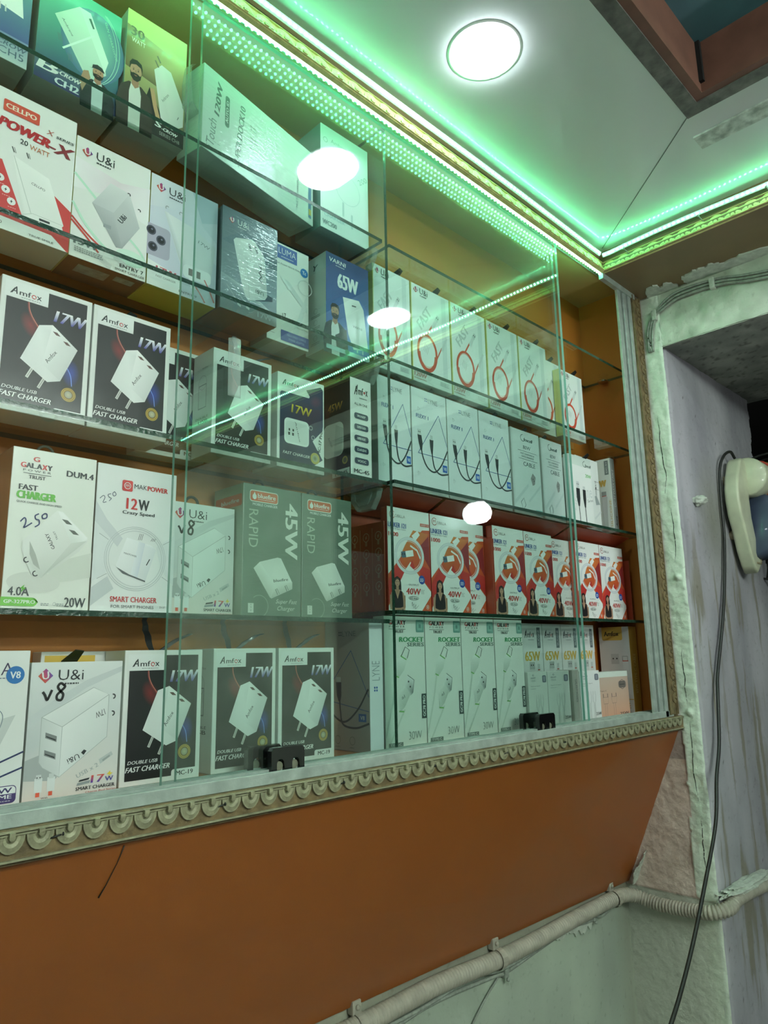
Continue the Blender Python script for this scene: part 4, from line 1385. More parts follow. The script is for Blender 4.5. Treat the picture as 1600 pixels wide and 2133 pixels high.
def art_uiv8(a):
    a.poly([(0, 0), (100, 0), (100, 36), (0, 62)], [(222, 226, 224), (226, 229, 227), (214, 219, 218), (196, 201, 201)])
    a.poly([(0, 40), (30, 26), (60, 14), (100, 4), (100, 8), (60, 20), (0, 48)], (204, 209, 209))
    a.poly([(0, 62), (100, 36), (100, 100), (0, 100)], [(196, 201, 201), (214, 219, 218), (222, 216, 210), (226, 214, 206)])
    a.poly([(0, 70), (18, 66), (34, 84), (30, 86), (0, 84)], (170, 175, 174))
    p = 'product_picture'
    a.poly([(14, 40), (68, 20), (86, 26), (36, 48)], [(228, 231, 229), (236, 238, 236), (226, 229, 227), (222, 226, 224)], p)
    a.poly([(36, 48), (86, 26), (86, 58), (36, 84)], [(236, 238, 236), (226, 230, 228), (216, 220, 218), (226, 229, 227)], p)
    a.poly([(14, 40), (36, 48), (36, 84), (18, 76), (14, 72)], [(206, 211, 209), (228, 231, 229), (218, 222, 220), (204, 208, 206), (198, 203, 201)], p)
    for q in ([(14, 40), (68, 20), (86, 26), (36, 48), (14, 40)], [(36, 48), (36, 84), (86, 58), (86, 26)], [(14, 40), (14, 72), (18, 76), (36, 84)]):
        a.line(q, 0.55, (176, 182, 180), p)
    for v in (51, 63.5):
        a.poly([(19, v), (31, v + 3.4), (31, v + 7.6), (19, v + 4)], (126, 131, 130), p)
        a.poly([(20, v + 2.6), (30, v + 5.6), (30, v + 6.6), (20, v + 3.4)], (40, 44, 46), p)
    for v in (27.5, 40.5):
        a.ring(91, v, 3.0, 1.2, (60, 64, 66), None, p, -90, 110)
    a.t('17W', 77, 40, 4.6, (70, 74, 76), 11, 200)
    a.ring(77, 40, 0.1, 0.1, GREY)
    a.t('U&i', 50, 72, 4.0, (46, 50, 52), 13, 204)
    a.poly([(58, 68), (61, 66), (64, 67), (61, 70)], (46, 50, 52), 'lettering')
    a.t('USB x 2', 66, 81.6, 3.2, (166, 171, 170), 25, 24, 0.01)
    a.poly([(78, 74.5), (92, 69.4), (94, 72), (80, 78)], (190, 195, 193))
    a.poly([(82, 75), (90, 71.8), (91, 73), (83, 76.4)], (160, 165, 163))
    ui_logo(a, 15, 10, 1.55)
    for pts in ([(13, 21.6), (15.6, 24), (18, 27.6), (20.6, 24), (22.6, 20.4)], [(35.4, 17.4), (31.5, 15.8), (28.6, 18.2), (31, 21.2), (34.6, 24), (33, 28), (28.6, 27.6), (28.2, 24.4), (32.6, 21.2), (36, 18.6), (35.2, 16.8)]):
        a.curve(pts, 2.1, (26, 28, 28), 'lettering')
    for u in (15, 28):
        a.rect(u - 4, 83, u + 4, 95 - 2, (226, 229, 228), p)
        a.rect(u - 2.6, 80.6, u + 2.6, 84, (208, 212, 210), p)
        a.rect(u - 2, 93, u + 2, 96, (214, 86, 60), p)
    a.ell(13.5, 82.6, 0.7, INK, None, p, 8)
    a.ell(16.5, 82.6, 0.7, INK, None, p, 8)
    a.t('With', 22, 97.2, 1.2, INK, 7)
    a.t('Micro Cable', 22, 98.8, 1.3, INK, 18)
    a.t('17', 78, 88.4, 5.4, (226, 92, 60), 14, 0, 0.03, 0.1, grad=(60, 60, 160))
    a.t('W', 91, 89.4, 3.4, (70, 60, 150), 9, 0, 0.02)
    a.poly([(92, 83.6), (88, 86.4), (91, 86.4), (89, 88.4), (95, 85.4), (92, 85.4)], (232, 206, 60), 'lettering')
    a.poly([(58, 88), (69, 87), (68, 88.4), (57, 89.4)], INK, 'lettering')
    a.poly([(56, 90), (70, 89), (69, 91), (55, 92)], GREY, 'lettering')
    a.t('SMART CHARGER', 76, 94.2, 2.5, INK, 43, 0, 0.02)
    a.t('Charge Pod Series', 82, 97.6, 1.8, (170, 50, 44), 34)
def art_blue(a):
    g = (104, 122, 108)
    a.rrect(10, 4.5, 58, 13.6, 4, (222, 226, 216))
    a.rrect(11, 5.2, 57, 12.9, 3.4, (208, 92, 48))
    a.ell(18, 9.6, 3.4, WHITE, 2.2, 'lettering')
    a.poly([(15.6, 9), (18, 5.8), (20.6, 9)], WHITE, 'lettering')
    a.t('bluefire', 38.5, 8.6, 3.5, WHITE, 30, 0, 0.02)
    a.bars(38, 11.2, 28, 0.4, WHITE)
    a.t('MOBILE CHARGER', 36, 15.4, 2.0, WHITE, 42, 0, 0.01)
    a.t('RAPID', 17, 34, 15, (176, 190, 172), 29, -90, 0.0)
    a.t('45W', 82, 33, 22, (226, 230, 220), 43, -90, 0.03)
    p = 'product_picture'
    a.ell(50, 70, 34, (70, 84, 74), 10, p, 24, -18, g)
    a.poly([(18, 64), (28, 59), (58, 54.5), (64, 55), (84, 73), (84, 78), (48, 86), (44, 84)], [(222, 226, 218)] * 3 + [(232, 234, 228)] * 2 + [(206, 210, 200)] * 3, p)
    a.poly([(18, 64), (28, 59), (55, 76), (46, 85.5)], [(212, 216, 206), (232, 235, 228), (226, 229, 222), (196, 200, 190)], p)
    a.poly([(55, 76), (84, 72.4), (84, 78), (47, 86)], [(226, 229, 222), (218, 222, 212), (196, 200, 190), (186, 190, 180)], p)
    a.t('bluefire', 64, 71.6, 2.2, INK, 25, 8, 0.02)
    for u, v in ((60, 81), (76, 78)):
        a.line([(u - 4, v - 2.4), (u, v + 1.6)], 3.4, (140, 146, 136), p)
        a.line([(u - 3.4, v - 2.2), (u + .4, v + 1.6)], 1.0, (216, 220, 212), p)
    a.ring(28, 92, 15, 0.5, (166, 182, 164), None, 'printed_panel', -110, 130)
    a.rect(10, 90, 19, 97, (208, 214, 204))
    a.t('17.5', 14.6, 93.4, 2.0, g, 5, -90)
    a.t('Super Fast', 74, 88.4, 4.2, (214, 220, 208), 36, 0, 0.0, 0.35)
    a.t('Charger', 73, 93.6, 4.4, (214, 220, 208), 30, 0, 0.0, 0.35)
def art_blueside(a):
    a.rrect(6, 8, 96, 17, 4, (208, 92, 48))
    a.t('bluefire', 56, 12.6, 3.2, WHITE, 60, 0, 0.02)
def art_cellpo(a):
    red = (198, 58, 56)
    a.poly([(0, 53), (14, 52), (42, 86), (92, 86), (76, 62), (100, 70), (100, 100), (98, 100), (78, 92), (0, 91)], red)
    a.poly([(0, 91), (78, 92), (98, 100), (0, 100)], WHITE)
    p = 'product_picture'
    a.poly([(26, 46), (70, 52), (92, 82), (86, 86), (50, 88), (42, 85)], [(236, 238, 234), (240, 242, 238), (228, 231, 226), (222, 226, 220), (230, 232, 228), (220, 224, 218)], p)
    a.line([(27, 46), (52, 82)], 0.6, (190, 196, 190), p)
    a.line([(42, 85), (54, 81.6), (92, 82)], 0.5, (190, 196, 190), p)
    a.rect(62, 83, 75, 84.6, INK, p)
    for u in (24, 41):
        a.line([(u, 40), (u + 3, 43.6)], 1.0, (80, 84, 84), p)
        a.line([(u + 2.4, 40), (u + 5, 43.6)], 0.5, (80, 84, 84), p)
    a.t('CELLPO', 58, 61, 1.7, INK, 17, -10)
    for k in range(4):
        u, v = 6 + 7.5 * k, 58 + 7 * k
        a.ell(u, v, 5, WHITE, None, p)
        a.poly([(u + 0.8, v - 1.6), (u - 1.6, v + .4), (u - .2, v + .4), (u - .8, v + 1.8), (u + 1.6, v - .4), (u + .2, v - .4)], INK, p)
        a.bars(u + 1, v + 4, 9, 0.4, (236, 190, 186))
    a.rrect(10, 8, 53, 16.6, 2, (206, 78, 58))
    a.t('CELLPO', 31, 12.2, 3.6, (236, 226, 206), 36, 0, 0.03)
    a.t('SERIES', 86, 18.6, 1.9, INK, 22, 0, 0.02, 0.2)
    a.t('X', 67, 17.8, 3.6, (180, 90, 70), 8, 0, 0, 0.3)
    a.t('POWER', 38, 25.6, 7.0, (176, 34, 40), 60, -3, 0.05, 0.25)
    a.t('-X', 82, 27, 8.4, (130, 40, 48), 28, -3, 0.04, 0.3)
    a.t('20', 37, 33.6, 3.6, INK, 9, 0, 0.01)
    a.t('WATT', 56, 34.8, 3.6, (186, 100, 50), 24, 0, 0.0)
    a.t('CP 120', 10, 95.6, 2.2, INK, 20)
    a.t('TRUE SMILE', 66, 97.4, 1.4, INK, 30)
def art_ui15(a):
    a.poly([(0, 18), (60, 24), (100, 18), (100, 52), (40, 40), (0, 44)], [(236, 234, 236), (226, 214, 220), (234, 230, 232), (236, 238, 236), (228, 218, 224), (236, 238, 236)])
    a.curve([(0, 32), (20, 42), (60, 62), (90, 76), (96, 86), (80, 90), (50, 86), (20, 72), (0, 56)], 2.6, (188, 226, 204))
    a.ell(78, 84, 20, (206, 232, 216), 6)
    p = 'product_picture'
    a.poly([(46, 28), (72, 30), (88, 56), (66, 79), (58, 80), (24, 51)], [(206, 208, 208), (214, 216, 216), (186, 190, 192), (160, 164, 166), (172, 176, 178), (180, 184, 186)], p)
    a.poly([(46, 28), (72, 30), (52, 52), (24, 51)], [(220, 222, 222), (216, 218, 218), (200, 203, 204), (190, 194, 196)], p)
    a.poly([(24, 51), (52, 52), (66, 79), (58, 80)], [(178, 182, 184), (190, 194, 196), (164, 168, 170), (150, 154, 156)], p)
    a.t('U&i', 64, 54, 4.4, INK, 13, 62, 0.02)
    a.rect(40, 64, 50, 67, (150, 156, 158), p)
    for u, v in ((71, 31), (86, 41)):
        a.ring(u, v, 2.6, 1.2, (60, 62, 62), None, p, -40, 150)
    for k in (0, 1):
        a.curve([(0, 68 + 3 * k), (20, 78 + 3 * k), (44 - 8 * k, 87 + 3 * k)], 2.0, (192, 56, 44), p)
        u, v = 46 + 18 * (1 - k), 91 + 3 * k - 3 * (1 - k)
        a.poly([(u - 7, v - 2), (u + 8, v + 2), (u + 6, v + 6), (u - 9, v + 2)], (206, 210, 208), p)
    a.t('15W', 20, 86.5, 5.4, (84, 98, 96), 30, 0, 0.04)
    a.bars(24, 91.2, 36, 0.9, GREY, 3, 1.5)
    a.t('ENTRY 7', 80, 93.4, 3.0, INK, 32, 0, 0.01)
    a.t('SMART CHARGER', 78, 97.4, 1.9, INK, 40)
    ui_logo(a, 14, 11, 1.35)
def art_ui17(a):
    a.poly([(0, 0), (100, 0), (100, 100), (0, 100)], [(216, 220, 226), (196, 204, 216), (186, 192, 208), (206, 206, 220)])
    a.poly([(0, 30), (60, 20), (100, 40), (100, 60), (40, 44), (0, 46)], (206, 210, 222))
    a.poly([(60, 0), (100, 0), (100, 20), (76, 26)], (176, 190, 204))
    p = 'product_picture'
    a.rrect(-2, 46, 30, 74, 6, (172, 168, 186), '0110', p)
    for u, v in ((3, 52), (17, 58), (6, 66)):
        a.ell(u, v, 6.6, (70, 70, 84), None, p)
        a.ell(u, v, 4.6, (26, 26, 32), None, p)
        a.ell(u + 1, v - 1, 1.4, (110, 110, 130), None, p)
    a.poly([(20, 30), (60, 34), (98, 44), (92, 76), (60, 80), (48, 76)], [(226, 228, 230), (216, 219, 222), (200, 205, 212), (196, 200, 206), (222, 224, 226), (212, 215, 218)], p)
    a.poly([(20, 30), (26, 30), (58, 74), (50, 78)], [(206, 210, 214), (226, 229, 232), (220, 223, 226), (186, 190, 196)], p)
    a.rrect(50, 70, 92, 82, 6, (228, 230, 232), '1111', p)
    for u in (58, 70):
        a.rect(u, 72.6, u + 6, 79, (120, 116, 112), p)
    for u in (22, 42):
        a.ring(u + 2, 26, 3.0, 1.0, (150, 154, 160), None, p, 40, 230)
    a.t('17W', 80, 46, 3.0, (120, 124, 130), 18, -14)
    a.curve([(82, 78), (90, 86), (98, 96)], 1.6, (206, 110, 106), p)
    a.curve([(64, 84), (76, 92), (84, 99)], 1.6, (206, 110, 106), p)
    a.poly([(58, 80), (66, 82), (70, 90), (62, 90)], (232, 234, 236), p)
    a.poly([(0, 78), (44, 84), (48, 88), (48, 100), (0, 100)], (230, 232, 232))
    a.t('17W', 26, 84.5, 5.4, (190, 66, 66), 28, -2, 0.04, grad=(70, 70, 150))
    a.t('FAST CHARGER', 26, 90.4, 1.8, INK, 28)
    a.t('ENTRY 9', 58, 96.4, 2.0, INK, 26)
    ui_logo(a, 14, 10, 1.35)
def art_uidark(a):
    a.poly([(0, 0), (100, 0), (100, 100), (0, 100)], [(76, 94, 106), (104, 122, 138), (160, 172, 186), (140, 152, 162)])
    a.poly([(40, 16), (100, 30), (100, 44), (0, 34)], (92, 110, 124))
    a.poly([(0, 66), (40, 72), (100, 90), (100, 100), (0, 100)], [(150, 162, 172), (190, 200, 208), (206, 212, 220), (120, 132, 142), (112, 124, 134)])
    p = 'product_picture'
    a.poly([(60, 82), (74, 70), (92, 72), (92, 76)], (66, 78, 96), p)
    a.poly([(20, 30), (24, 27), (52, 22), (58, 23), (74, 33), (76, 36), (82, 73), (78, 77), (48, 84), (42, 80), (36, 70)], [(218, 222, 222)] * 5 + [(200, 205, 206), (196, 200, 204), (190, 195, 198), (206, 210, 212), (214, 218, 218), (222, 226, 226)], p)
    a.poly([(20, 30), (52, 22), (74, 34), (44, 42)], [(226, 229, 228), (232, 234, 233), (222, 225, 226), (216, 220, 220)], p)
    a.line([(44, 42), (50, 83)], 0.5, (170, 176, 178), p)
    for u in (48, 60):
        a.poly([(u - 3, 27.6), (u + 1, 27), (u + 5, 33.4), (u + 1, 34)], (110, 116, 118), p)
    a.t('17W', 68, 50, 6.0, (50, 56, 62), 24, -86, 0.03)
    a.t('U&i', 68, 72, 4.0, (54, 60, 66), 15, 180)
    a.line([(10, 76), (34, 92)], 0.8, (176, 186, 192), p)
    a.line([(30, 80), (50, 92)], 0.8, (176, 186, 192), p)
    for u, v in ((33, 91), (48, 91)):
        a.poly([(u - 4, v - 1.6), (u + 2, v), (u + 2, v + 2.4), (u - 4, v + 0.8)], (206, 212, 214), p)
    a.t('17W', 78, 94, 5.0, (170, 180, 188), 26, 0, 0.02)
    ui_logo(a, 17, 11, 1.1, (206, 214, 212))
def art_luma(a):
    a.rect(22, 2, 70, 16, (66, 92, 166))
    a.t('LUMA', 46, 7.6, 6.0, WHITE, 42, 0, -0.01)
    a.bars(46, 13, 30, 0.6, WHITE)
    a.t('High Power Quick Charge', 50, 21, 2.0, (90, 96, 110), 66)
    a.ell(88, 20.5, 9.6, (40, 120, 190), None)
    a.t('Tc', 88, 20.5, 3.6, WHITE, 9, 0, 0.02)
    a.t('25W', 12, 42, 16, (96, 146, 120), 34, -90, 0.02)
    p = 'product_picture'
    a.ring(90, 36, 18, 1.2, (200, 208, 206), 8, p)
    a.poly([(28, 34), (50, 36), (96, 56), (96, 62), (40, 40)], (206, 214, 212), p)
    a.poly([(60, 86), (96, 40), (96, 52), (72, 88)], (212, 219, 217), p)
    a.poly([(28, 33), (38, 35), (58, 44), (50, 45)], (226, 231, 230), p)
    a.t('17', 40, 72, 4.0, INK, 9, 12)
    a.ring(10, 87, 8, 0.6, (120, 128, 132))
    a.t('S', 10, 87, 3.0, (120, 128, 132), 5)
    a.bars(10, 92.5, 16, 0.6, GREY)
    a.t('Safe Low Temp', 84, 80, 1.6, INK, 26)
    a.rect(32, 87, 100, 97.4, (72, 96, 166))
    a.t('HIGH SPEED CHARGE', 70, 90.4, 2.2, (196, 208, 232), 46)
    a.t('POWER ADAPTER', 70, 94.4, 2.2, (196, 208, 232), 38)
def art_varni(a):
    a.vgrad(0, 0, 100, 100, (44, 70, 118), (66, 108, 176))
    a.poly([(10, 40), (60, 30), (100, 46), (100, 76), (50, 90)], [(52, 84, 140), (50, 80, 136), (70, 110, 176), (80, 122, 190), (66, 104, 170)])
    man(a, 20, 65, 0.98, (44, 50, 56), (200, 206, 204), False, 1.9)
    a.poly([(20, 84), (46, 74), (50, 98), (24, 99)], (46, 44, 48), 'product_picture')
    p = 'product_picture'
    a.poly([(38, 41), (76, 38), (87, 46), (97, 88), (62, 92), (50, 78)], [(226, 230, 226), (222, 226, 222), (206, 212, 208), (196, 203, 200), (214, 219, 216), (222, 226, 224)], p)
    a.poly([(59, 45.6), (69, 45), (69, 46.4), (59, 47)], INK, p)
    for u in (71, 84):
        a.rect(u - 1.4, 90, u + 1.4, 94, (190, 198, 200), p)
    a.t('VARNI', 72, 67.6, 2.6, (60, 66, 74), 22)
    a.t('VARNI', 26, 6.6, 4.4, WHITE, 38, 0, 0.01, 0.1)
    a.bars(32, 10.6, 20, 0.6, WHITE)
    a.t('65W', 50, 25.4, 15.5, (214, 222, 222), 46, 0, 0.03)
    a.rect(0, 95.6, 100, 100, (168, 196, 196))
    a.ell(47, 97.4, 5, (70, 150, 110), None)
    a.t('C65', 88, 97.6, 2.2, (80, 110, 120), 12)
def art_varniside(a):
    a.t('Y', 46, 12, 6, (70, 80, 80), 24, -6, 0.02, 0.3)
    for k, v in enumerate((58, 70, 86)):
        a.ring(50, v, 9, 0.4, (120, 134, 130))
        a.bars(50, v + 4.5, 44, 0.7, (96, 110, 106), 2, 1.6)
def art_crow5(a):
    a.vgrad(0, 0, 100, 78, (120, 170, 160), (74, 92, 140))
    a.vgrad(0, 78, 100, 100, (120, 140, 170), (196, 208, 208))
    a.poly([(30, 10), (84, 10), (92, 58), (30, 52)], (226, 232, 228), 'product_picture')
    for u in (66, 72):
        a.line([(u, 54), (u + 0.5, 60)], 1.4, (200, 206, 200), 'product_picture')
    a.t('B-CROW', 78, 86, 4.0, (62, 84, 110), 40, 0, 0.02, 0.3)
    a.t('CH5', 82, 92.5, 6.0, (62, 84, 110), 28, 0, 0.0)
def art_crow2(a):
    a.poly([(0, 0), (100, 0), (100, 100), (0, 100)], [(110, 196, 160), (80, 176, 150), (52, 60, 106), (48, 44, 96)])
    a.ell(66, 44, 40, (140, 206, 176), 34, None, 28, 0, (74, 112, 140))
    for r in (40, 36):
        a.ring(60, 42, r, 0.5, (170, 226, 196), 40, 'printed_panel', -80, 60, 30)
    p = 'product_picture'
    a.poly([(18, 34), (46, 14), (80, 50), (84, 66), (66, 78), (60, 78)], [(188, 220, 200), (206, 234, 216), (196, 226, 208), (186, 218, 200), (180, 212, 196), (190, 220, 204)], p)
    a.poly([(46, 14), (60, 14), (86, 52), (82, 64)], (210, 238, 222), p)
    a.line([(30, 62), (66, 34)], 2.0, (214, 240, 226), p)
    a.poly([(58, 20), (61, 19), (66, 27), (64, 28)], (70, 100, 96), p)
    for u, v in ((26, 54), (39, 68)):
        for d in (-2, 0, 2):
            a.line([(u + d - 1, v - 4), (u + d + 1.4, v + 2.4)], 0.7, (90, 120, 118), p)
    a.t('Ambrane', 34, 40, 2.0, (70, 100, 96), 22, -52)
    a.t('GaN CHARGING', 88, 30, 3.0, (150, 206, 180), 34, -70)
    man(a, 74, 72, 0.85, (32, 38, 44), (190, 206, 206), True, 1.5)
    a.poly([(56, 72), (62, 70), (65, 76), (60, 84), (56, 92), (52, 84)], (166, 136, 106), p)
    a.t('B', 16, 86, 9.5, WHITE, 22, 0, 0.05, 0.3)
    a.t('-CROW', 40, 86.4, 4.0, WHITE, 27, -2, 0.03, 0.3)
    a.t('CH2', 38, 95, 6.4, (214, 222, 226), 28, 0, 0.04, 0.1)
def art_crow30(a):
    a.poly([(0, 0), (100, 0), (100, 100), (0, 100)], [(206, 214, 130), (216, 222, 150), (36, 34, 32), (66, 56, 46)])
    a.poly([(0, 14), (100, 24), (100, 60), (0, 52)], [(128, 116, 60), (206, 206, 140), (90, 84, 60), (104, 92, 58)])
    a.poly([(40, 60), (70, 88), (100, 84), (100, 100), (20, 100)], (34, 32, 32))
    a.t('30', 17, 18, 8, (94, 86, 52), 21, 0, 0.02)
    a.t('WATT', 19, 26, 4.0, (228, 232, 214), 22)
    man(a, 17, 59, 1.15, (58, 48, 44), (196, 204, 196), False, 2.0)
    a.line([(44, 60), (50, 74), (56, 84)], 5.0, (176, 146, 106), 'product_picture')
    p = 'product_picture'
    a.poly([(46, 42), (58, 34), (74, 36), (98, 62), (98, 80), (80, 88), (60, 82)], [(206, 216, 206), (216, 226, 214), (214, 224, 212), (190, 202, 194), (184, 196, 188), (190, 202, 194), (200, 210, 202)], p)
    for u, v in ((47, 33), (50, 28)):
        a.line([(u, v), (u + 6, v + 5)], 1.8, (120, 120, 96), p)
    a.t('Ambrane', 66, 62, 2.4, (110, 124, 118), 20, 62)
    a.line([(88, 76), (90, 73)], 0.8, (90, 100, 96), p)
    a.t('S', 57, 89, 5.0, WHITE, 9, 0, 0.05, 0.2)
    a.t('-CROW', 76, 91, 3.0, WHITE, 26, -2, 0.03, 0.3)
    a.t('SERIES CH8', 76, 96, 3.2, (170, 174, 168), 34, -1)
def art_dock(a):
    g = (150, 168, 158)
    a.poly([(0, 0), (100, 0), (100, 100), (0, 100)], [(206, 222, 212), (214, 226, 218), (210, 220, 214), (198, 214, 204)])
    a.t('120W', 12, 30, 4.0, (78, 96, 90), 40, 84, 0.05, 0.2)
    a.rrect(17.5, 18, 21, 56, 1.6, (84, 110, 98))
    a.t('AUTO ID', 19.2, 37, 2.0, WHITE, 27, 88, 0.02)
    a.t('iTouch', 7, 76, 6, (110, 128, 120), 36, 84)
    a.bars(11, 84, 6, 0.6, GREY)
    a.t('SUPER DOCK10', 30, 54, 4.4, (104, 122, 114), 78, 84, 0.03)
    for k in range(4):
        a.bars(42, 30 + 14 * k, 7, 2.0, (150, 166, 158), 2, 4)
    a.rect(38, 60, 62, 90, (216, 224, 222))
    a.t('MULTI CHARGING DOCK', 84, 60, 2.0, (110, 124, 130), 60, 88)
    a.ring(92, 22, 2.6, 0.6, (90, 110, 120))
    a.rect(95, 30, 98, 92, (80, 130, 170))
    a.rect(95.4, 80, 98, 88, (214, 196, 70))
def art_wc(a):
    a.vgrad(0, 0, 100, 100, (206, 218, 216), (222, 228, 226))
    a.ring(10, 14, 4.6, 0.9, (130, 156, 154))
    a.t('Ambrane', 40, 12, 4.0, (130, 156, 154), 38)
    a.bars(40, 17, 30, 0.8, (150, 172, 170))
    a.t('15W', 34, 38, 13, (120, 176, 190), 46)
    a.t('200', 88, 34, 5, (130, 156, 154), 22, 38)
    a.ring(56, 52, 26, 1.0, (186, 204, 204), None, 'product_picture')
    for u, v in ((46, 66), (64, 74)):
        a.rrect(u - 2, v, u + 2, v + 14, 1.4, (176, 194, 194), '1111', 'product_picture')
    a.t('SUPERFAST', 22, 82, 1.8, (150, 172, 170), 34)
    a.t('CHARGER', 28, 86.6, 3.2, (140, 176, 190), 42)
    a.t('WC200', 18, 94, 4.4, (90, 104, 106), 28, 0, 0.03)
def art_lumav8(a):
    a.t('LUMA', 62, 12, 8, (58, 50, 80), 46, 0, -0.01)
    a.bars(66, 17.6, 36, 0.6, (100, 110, 130))
    a.ell(87, 16, 8.6, (36, 110, 176), None)
    a.t('V8', 87, 16, 4.6, WHITE, 9.5, 0, 0.02)
    p = 'product_picture'
    a.poly([(30, 40), (60, 34), (78, 44), (70, 60), (50, 86), (20, 80)], [(228, 230, 228), (232, 234, 232), (216, 219, 216), (200, 204, 200), (216, 219, 216), (222, 225, 222)], p)
    a.poly([(78, 44), (90, 42), (60, 88), (50, 86)], (200, 204, 201), p)
    a.curve([(60, 34), (74, 38), (78, 46), (66, 66), (50, 86)], 0.7, (130, 140, 150), p)
    a.line([(30, 84), (100, 66)], 1.4, (46, 56, 96))
    a.line([(30, 92), (100, 76)], 1.4, (46, 56, 96))
    a.rrect(62, 86.5, 96, 97.5, 4, (70, 56, 110))
    a.rrect(63, 87, 95.4, 91.6, 3.6, WHITE, '1100')
    a.t('35W', 80, 89.4, 3.2, (60, 50, 100), 24, 0, 0.03)
    a.t('HOME', 79, 93.4, 2.4, WHITE, 26, 0, 0.02)
    a.t('appliances', 79, 96, 1.2, WHITE, 24)
def art_flexy(a):
    p = 'product_picture'
    for q in ([(76, 21), (15, 63)], [(15, 63), (99, 63)], [(76, 21), (99, 50)]):
        a.line(q, 0.9, (50, 84, 150), p)
    dk = (56, 60, 64)
    a.curve([(24, 58), (28, 66), (40, 75), (60, 78), (80, 70), (100, 54)], 2.4, dk, p)
    a.curve([(54, 58), (56, 67), (62, 75), (78, 79), (100, 77)], 2.4, dk, p)
    a.poly([(14, 45), (25, 45), (28, 53), (26, 60), (22, 60), (17, 53)], dk, p)
    a.poly([(14, 40), (24, 40), (25, 45.4), (15, 45.4)], (206, 210, 210), p)
    a.ell(17.5, 42.4, 1.2, INK, None, p, 8)
    a.ell(21.5, 42.4, 1.2, INK, None, p, 8)
    a.poly([(48, 47), (59, 47), (58, 54), (56, 61), (52, 61), (49, 54)], dk, p)
    a.poly([(50, 43), (57, 43), (57, 47.4), (50, 47.4)], (200, 205, 206), p)
    a.rect(84, 69, 97, 76, (36, 98, 190))
    a.t('V8', 90.5, 72.5, 3.2, WHITE, 8, 0, 0.01)
    for u, v in ((20, 20), (16, 82)):
        a.line([(u - 3, v - 1.6), (u + 3, v), (u - 3, v + 2), (u - 3, v - 1.6)], 0.5, GREY)
    for du in (0, 4):
        for dv in (0, 2.2):
            a.ell(38 + du, 8.2 + dv, 1.3, BLUE, None, 'lettering', 8)
    a.t('LYNE', 60, 9.4, 4.4, (140, 146, 150), 28, 0, -0.012)
    a.t('FLEXY 1', 29, 27.0, 3.6, (40, 76, 146), 34, 0, 0.02)
def art_flexy_wide(a):
    """the same box seen from its printed broad side"""
    p = 'product_picture'
    a.line([(60, 22), (12, 50)], 0.8, (52, 84, 150), p)
    a.line([(60, 22), (98, 58)], 0.8, (52, 84, 150), p)
    a.line([(10, 62), (98, 69)], 0.8, (52, 84, 150), p)
    dk = (44, 46, 48)
    a.curve([(34, 58), (36, 70), (42, 80), (70, 82), (98, 78)], 2.4, dk, p)
    a.curve([(0, 52), (14, 70), (44, 78), (74, 68), (97, 52)], 2.4, dk, p)
    a.poly([(26, 47), (38, 47), (38, 58), (36, 62), (32, 62), (28, 58)], dk, p)
    a.rect(27, 43, 37, 47, (200, 204, 204), p)
    a.rect(76, 71, 92, 77, (36, 98, 170))
    a.t('V8', 84, 74, 3.0, WHITE, 9, 0, 0.01)
    for du in (0, 4):
        for dv in (0, 2.2):
            a.ell(34 + du, 7.2 + dv, 1.3, (60, 64, 70), None, 'lettering', 8)
    a.t('LYNE', 56, 8.4, 4.2, (100, 106, 110), 30, 0, -0.012)
    a.t('FLEXY 1', 4, 27, 3.4, (60, 70, 100), 22)
    for u in (30, 62):
        a.ring(u, 92, 6, 0.5, (110, 110, 106))
        a.bars(u, 97, 12, 0.6, (120, 120, 116))
def art_lyne_edge(a):
    a.t('LYNE', 46, 38, 56, (140, 150, 156), 15, 90, -0.012)
    for du in (0, 16):
        for dv in (0, 2.2):
            a.ell(36 + du, 51 + dv, 6, BLUE, None, 'lettering', 8)
def art_fast(a):
    a.rect(0, 0, 1.6, 100, (206, 206, 120))
    a.rect(78, 2, 90, 86, (206, 216, 216))
    p = 'product_picture'
    a.t('FAST', 32, 32, 10, (184, 193, 191), 46, 54, 0.03, 0.1)
    red = (206, 78, 52)
    a.ring(38, 67, 26, 4.0, red, 19, p, 0, 360, 36)
    a.ring(38, 68.4, 25, 6.2, (200, 72, 48), 18.4, p, 180, 360, 24)
    a.ring(38, 66.5, 21.5, 0.7, (226, 130, 104), 15.4, p, 0, 360, 30)
    a.line([(38, 49), (52, 37)], 3.0, red, p)
    a.line([(58, 74), (76, 56)], 2.2, red, p)
    a.poly([(50, 38), (60, 28), (66, 30), (56, 41)], (206, 212, 212), p)
    a.poly([(60, 28), (66, 23), (72, 25), (66, 31)], (190, 198, 198), p)
    a.ell(64.5, 26, 1.3, INK, None, p, 8)
    a.ell(68, 27, 1.3, INK, None, p, 8)
    a.poly([(74, 58), (88, 42), (92, 43.6), (79, 60)], (196, 204, 204), p)
    for k in range(4):
        a.line([(33 + 3 * k, 58 + k), (28 + 3 * k, 66 + k)], 0.5, GREY, p)
    a.t('120W', 19, 92.4, 4.6, (176, 96, 80), 30, 0, 0.04, 0.1)
    a.bars(18, 96.2, 30, 0.9, (176, 120, 104))
    a.ring(41, 93, 4, 0.5, GREY)
    a.bars(80, 92, 22, 0.8, GREY, 3, 1.6)
    ui_logo(a, 12, 6, 1.15)
